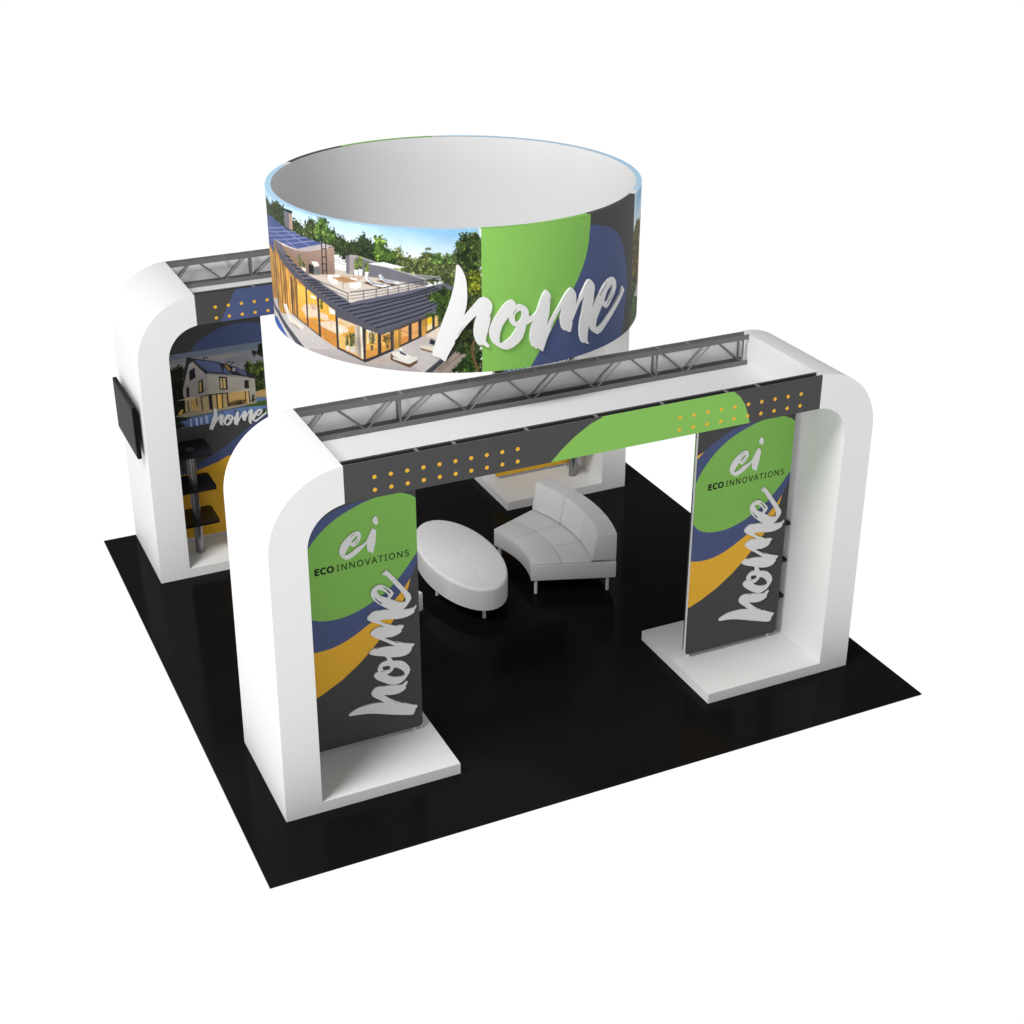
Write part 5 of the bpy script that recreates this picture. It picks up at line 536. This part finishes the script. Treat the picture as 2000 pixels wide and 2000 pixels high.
# ------------------------------------------------------------------ wall screen
t = thing('wall_screen', 'flat black television mounted on the outer left side of the back arch', 'television', (AX0, 5.495, 1.36))
bm = bmesh.new(); box(bm, -.060, -.018, -.455, .455, 0, .546, bev=.003); obj('casing', bm, 'plastic', t)
bm = bmesh.new(); box(bm, -.0625, -.0602, -.435, .435, .022, .526); obj('screen', bm, 'screen', t)
bm = bmesh.new(); box(bm, -.0178, -.0005, -.20, .20, .12, .42); obj('mount', bm, 'plastic', t)

# ------------------------------------------------------------------ upholstered furniture
def sector(bm, r0, r1, a0, a1, z0, z1, bev, n=14, r0t=None):
    r0t = r0 if r0t is None else r0t
    rings = []
    for k in range(n+1):
        a = radians(a0+(a1-a0)*k/n)
        rings.append([bm.verts.new((r*cos(a), r*sin(a), z)) for r, z in ((r0, z0), (r1, z0), (r1, z1), (r0t, z1))])
    fs = [bm.faces.new(rings[0][::-1]), bm.faces.new(rings[-1])]
    for A, B in zip(rings, rings[1:]):
        for i in range(4): fs.append(bm.faces.new((A[i], A[(i+1) % 4], B[(i+1) % 4], B[i])))
    bm.normal_update()
    es = [e for e in {e for f in fs for e in f.edges} if len(e.link_faces) == 2 and e.calc_face_angle(0) > .5]
    bmesh.ops.bevel(bm, geom=es, offset=bev, segments=3, affect='EDGES', profile=.5)
def make_sofa(label):
    cx = 1.62
    t = thing('curved_sofa', label, 'sofa', (2.57+cx, 3.5, 0), 0, 'white curved sofas')
    A0, A1 = -19.8, 23.0; dA = (A1-A0)/3
    bm = bmesh.new(); sector(bm, 1.172, 2.035, A0, A1, .155, .336, .012); 
    obj('seat_body', bm, 'leather', t, (-cx, 0, 0), True)
    bm = bmesh.new()
    for i in range(3):
        sector(bm, 1.174, 1.475, A0+.05+dA*i+.10, A0+dA*(i+1)-.10, .337, .353, .006, 8)
        sector(bm, 1.480, 1.785, A0+.05+dA*i+.08, A0+dA*(i+1)-.08, .337, .353, .006, 8)
    obj('seat_cushion', bm, 'leather', t, (-cx, 0, 0), True)
    bm = bmesh.new()
    for i in range(3):
        sector(bm, 1.775, 2.033, A0+.05+dA*i+.05, A0+dA*(i+1)-.05, .355, .655, .014, 8, r0t=1.838)
    obj('backrest', bm, 'leather', t, (-cx, 0, 0), True)
    for r, a in ((1.225, -18.2), (1.955, -18.6), (1.225, 21.2), (1.955, 21.8)):
        bm = bmesh.new(); cyl(bm, r*cos(radians(a)), r*sin(radians(a)), 0, .158, .017, 20); obj('leg', bm, 'letter', t, (-cx, 0, 0))
    for o in t.children:
        try: o.data.set_sharp_from_angle(angle=radians(50))
        except Exception: pass
    return t
sofa = make_sofa('white curved sofa with a low backrest to the right of the oval ottoman')
dup(sofa, (3.56-1.62, 3.5, 0), pi, 'second white curved sofa, only a corner showing past the left front banner')

def make_ottoman():
    t = thing('ottoman', 'long oval white tufted ottoman between the front banner and the curved sofa', 'ottoman', (3.095, 3.56, 0))
    a, b, N = .378, .802, 48
    tuf = [(0, -.40), (.002, .025), (0, .485)]
    bm = bmesh.new(); rows = []
    prof = [(1.0, .155)]+[(1.0, .36)]
    for k in range(1, 6):
        an = pi/2*k/5; prof.append((1-.045*(1-cos(an)), .36+.036*sin(an)))
    for s in np.linspace(.945, 0.04, 26): prof.append((float(s), .396+.002*(1-s*s)))
    for i, (s, z) in enumerate(prof):
        row = []
        for k in range(N):
            th = 2*pi*k/N; x, y = a*s*cos(th), b*s*sin(th)
            dz = 0
            if i > 6:
                for tx, ty in tuf:
                    d2 = (x-tx)**2+(y-ty)**2; dz -= .007*math.exp(-d2/.0010)+.002*math.exp(-d2/.010)
            row.append(bm.verts.new((x, y, z+dz)))
        rows.append(row)
    for A, B in zip(rows, rows[1:]):
        for k in range(N): bm.faces.new((A[k], A[(k+1) % N], B[(k+1) % N], B[k]))
    bm.faces.new(rows[-1]); bm.faces.new(rows[0][::-1])
    o = obj('cushion', bm, 'leather', t)
    for p_ in o.data.polygons: p_.use_smooth = p_.normal.z > .3
    for x, y in ((3.063, 2.900), (2.815, 3.507), (3.375, 3.61), (3.127, 4.22)):
        bm = bmesh.new(); cyl(bm, x-3.095, y-3.56, 0, .157, .017, 20); obj('leg', bm, 'letter', t)
    for tx, ty in tuf:
        bm = bmesh.new(); bmesh.ops.create_uvsphere(bm, u_segments=12, v_segments=6, radius=.008, matrix=Matrix.Translation((tx, ty, .3905)))
        obj('button', bm, 'seam', t, smooth=True)
    return t
make_ottoman()

# ------------------------------------------------------------------ round hanging sign
t = thing('round_hanging_sign', 'large round hanging sign printed with a modern house photo and the white word home', 'sign', (RC[0], RC[1], RZ0))
S_G, S_T = 3.395, pi*RR
def bend(s, z, d, r=RR):
    a = radians(135)+s/RR; return ((r-d)*cos(a), (r-d)*sin(a), z-RZ0)
cv = Canvas(0, S_G, RZ0, RZ1, .0025)
zz = np.linspace(RZ1, RZ0, cv.h)[:, None]; ss_ = np.linspace(0, S_G, cv.w)[None, :]
k = np.clip((RZ1-zz+.10*np.sin(ss_*1.3-.8)-.02)/.30, 0, 1)**.8
k = np.maximum(k, np.clip((.10-ss_)/.1, 0, 1)*.9); k = np.maximum(k, np.clip((ss_-S_G+.02)/.02, 0, 1))
cv.a[:] = (np.array([150, 202, 240])*(1-k[..., None])+np.array([254, 254, 254])*k[..., None])/255.
# left end of the print, seen edge-on at the far right of the sign
cv.leaves([(0, 3.12), (0, 3.95), (.1, 4.05), (.25, 4.0), (.4, 4.08), (.62, 4.02), (.62, 3.12)], (96, 92, 44), 1.)
cv.leaves([(0, 3.11), (0, 3.5), (.3, 3.45), (.62, 3.3), (.62, 3.11)], (62, 96, 40), 1.)
cv.fill([(.30, 3.86), (.45, 3.98), (1.05, 4.02), (1.05, 3.80), (.34, 3.78)], (78, 90, 150))
cv.fill([(.26, 3.80), (.26, 3.84), (.62, 3.88), (.62, 3.83)], (178, 180, 190))
cv.planks([(.28, 3.38), (.28, 3.80), (.95, 3.86), (.95, 3.30)], (206, 152, 74), 1.)
cv.fill([(.10, 3.36), (.28, 3.42), (1.05, 3.34), (1.05, 3.12), (.62, 3.2)], (205, 198, 196))
cv.run(PIC, .0125)
cv.grain(.06); cv.soften(1)
me = cv.vertex_mesh('photo_print', lambda x, z: np.stack([RR*np.cos(radians(135)+x/RR), RR*np.sin(radians(135)+x/RR), z-RZ0], -1), 1.15, 0, S_G, RZ0, RZ1, .005)
ph = link('photo_print', me, 'photo', t, label='printed photo of a modern house with a roof terrace at dusk')
ph2 = link('photo_print', me.copy(), [], t, label='repeat of the house photo on the rear half of the sign'); ph2.rotation_euler.z = pi
cl = lambda L: [(min(max(x, S_G), S_T), min(max(z, RZ0), RZ1)) for x, z in L]
gr = [(S_G, RZ0), (S_G, RZ1), (4.385, RZ1)]+RG_GREEN_R
bm = sheet(rect(S_G, S_T, RZ0, RZ1, .03), [(1, gr), (2, RG_BLUE)], .006, bend, .05, (S_G, S_T, RZ0, RZ1))
gp = raw('colour_print', bm, ['dark', 'green', 'blue'], t)
gp2 = link('colour_print', gp.data.copy(), [], t); gp2.rotation_euler.z = pi
# rim: print wrapped over the top edge; liner inside
def rimstrip(s0, s1, mi, bm):
    n = max(2, int((s1-s0)/.05)); 
    for za, zb in ((RZ1+.0005, RZ1-.010), ):
        A = [bm.verts.new(bend(s0+(s1-s0)*k/n, za, .0)) for k in range(n+1)]; B = [bm.verts.new(bend(s0+(s1-s0)*k/n, za, .049)) for k in range(n+1)]
        for k in range(n): bm.faces.new((A[k], A[k+1], B[k+1], B[k])).material_index = mi
bm = bmesh.new()
M['skyrim'] = mat('sky_print', lin((178, 214, 240)), .6, spec=.15)
for h in (0, S_T):
    rimstrip(h+0, h+.12, 3, bm); rimstrip(h+.12, h+S_G-.03, 0, bm); rimstrip(h+S_G-.03, h+S_G, 3, bm); rimstrip(h+S_G, h+4.365, 1, bm); rimstrip(h+4.365, h+S_T, 2, bm)
obj('top_rim', bm, ['skyrim', 'green', 'dark', 'letter'], t, smooth=True)
bm = bmesh.new(); n = 192
for r, flip in ((RR-.050, 0),):
    A = [bm.verts.new((r*cos(2*pi*k/n), r*sin(2*pi*k/n), .001)) for k in range(n)]; B = [bm.verts.new((r*cos(2*pi*k/n), r*sin(2*pi*k/n), RZ1-RZ0-.001)) for k in range(n)]
    A2 = [bm.verts.new(((r+.04)*cos(2*pi*k/n), (r+.04)*sin(2*pi*k/n), .001)) for k in range(n)]; B2 = [bm.verts.new(((r+.04)*cos(2*pi*k/n), (r+.04)*sin(2*pi*k/n), RZ1-RZ0-.001)) for k in range(n)]
    for k in range(n):
        j = (k+1) % n
        bm.faces.new((A[k], B[k], B[j], A[j])); bm.faces.new((A2[k], A2[j], B2[j], B2[k])); bm.faces.new((B[k], B2[k], B2[j], B[j])); bm.faces.new((A[k], A[j], A2[j], A2[k]))
o = obj('inner_liner', bm, 'liner', t, smooth=True)
try: o.data.set_sharp_from_angle(angle=radians(40))
except Exception: pass
hs, hz = HOME0
sol = [[(x+hs, z+hz) for x, z in o_] for o_ in HOME_LOOP]; hol = [[(x+hs, z+hz) for x, z in h_] for h_ in HOME_H]
bm = solid_letters(sol, hol, .018, lambda x, z, d: bend(x, z, d-.001), .035)
lt = raw('lettering', bm, 'letter', t, label='white brush script word home')
lt2 = link('lettering', lt.data.copy(), [], t, label='white brush script word home on the rear half'); lt2.rotation_euler.z = pi

# ------------------------------------------------------------------ light
wd = bpy.data.worlds.new('World'); SC.world = wd; wd.use_nodes = True
nt = wd.node_tree; bg = nt.nodes['Background']          # plain white world below the horizon, dimmed above to deepen shade inside the stand
tc = nt.nodes.new('ShaderNodeTexCoord'); sx = nt.nodes.new('ShaderNodeSeparateXYZ'); nt.links.new(tc.outputs['Generated'], sx.inputs[0])
mr = nt.nodes.new('ShaderNodeMapRange'); mr.interpolation_type = 'SMOOTHSTEP'
mr.inputs['From Min'].default_value = .02; mr.inputs['From Max'].default_value = .42
mr.inputs['To Min'].default_value = 1.02; mr.inputs['To Max'].default_value = .20
nt.links.new(sx.outputs['Z'], mr.inputs['Value']); nt.links.new(mr.outputs['Result'], bg.inputs['Strength'])
bg.inputs['Color'].default_value = (1, 1, 1, 1)
def area(name, loc, target, size, power):
    l = bpy.data.lights.new(name, 'AREA'); l.shape = 'DISK'; l.size = size; l.energy = power; l.color = (1, .995, .985)
    o = bpy.data.objects.new(name, l); COL.objects.link(o); o.location = loc
    d = Vector(target)-Vector(loc); o.rotation_euler = d.to_track_quat('-Z', 'Y').to_euler()
    return o
area('key_lamp', (-7.6, -2.6, 16), (3, 3, 1), 7.0, 2950)
area('side_lamp', (-12, -4.5, 4.0), (0, 3, 1.2), 5.0, 420)  # added fill, brightens the low outer faces on the left
area('front_lamp', (8.0, -9.5, 15), (3.2, 3, .5), 5.5, .24)  # added fill from the front right for the sofa fronts, very weak

# ------------------------------------------------------------------ camera
cam = bpy.data.cameras.new('camera'); co = bpy.data.objects.new('camera', cam); COL.objects.link(co)
co.location = (-2.02963, -8.55467, 7.49960); co.rotation_euler = (1.10270, -0.00079, -0.43972)
cam.sensor_width = 36; cam.lens = 36*2890.08809/2000; cam.clip_end = 200
SC.camera = co
SC.render.engine = 'CYCLES'
SC.view_settings.view_transform = 'Standard'; SC.view_settings.look = 'None'; SC.view_settings.exposure = 0; SC.view_settings.gamma = 1
SC.cycles.max_bounces = 6; SC.cycles.diffuse_bounces = 2
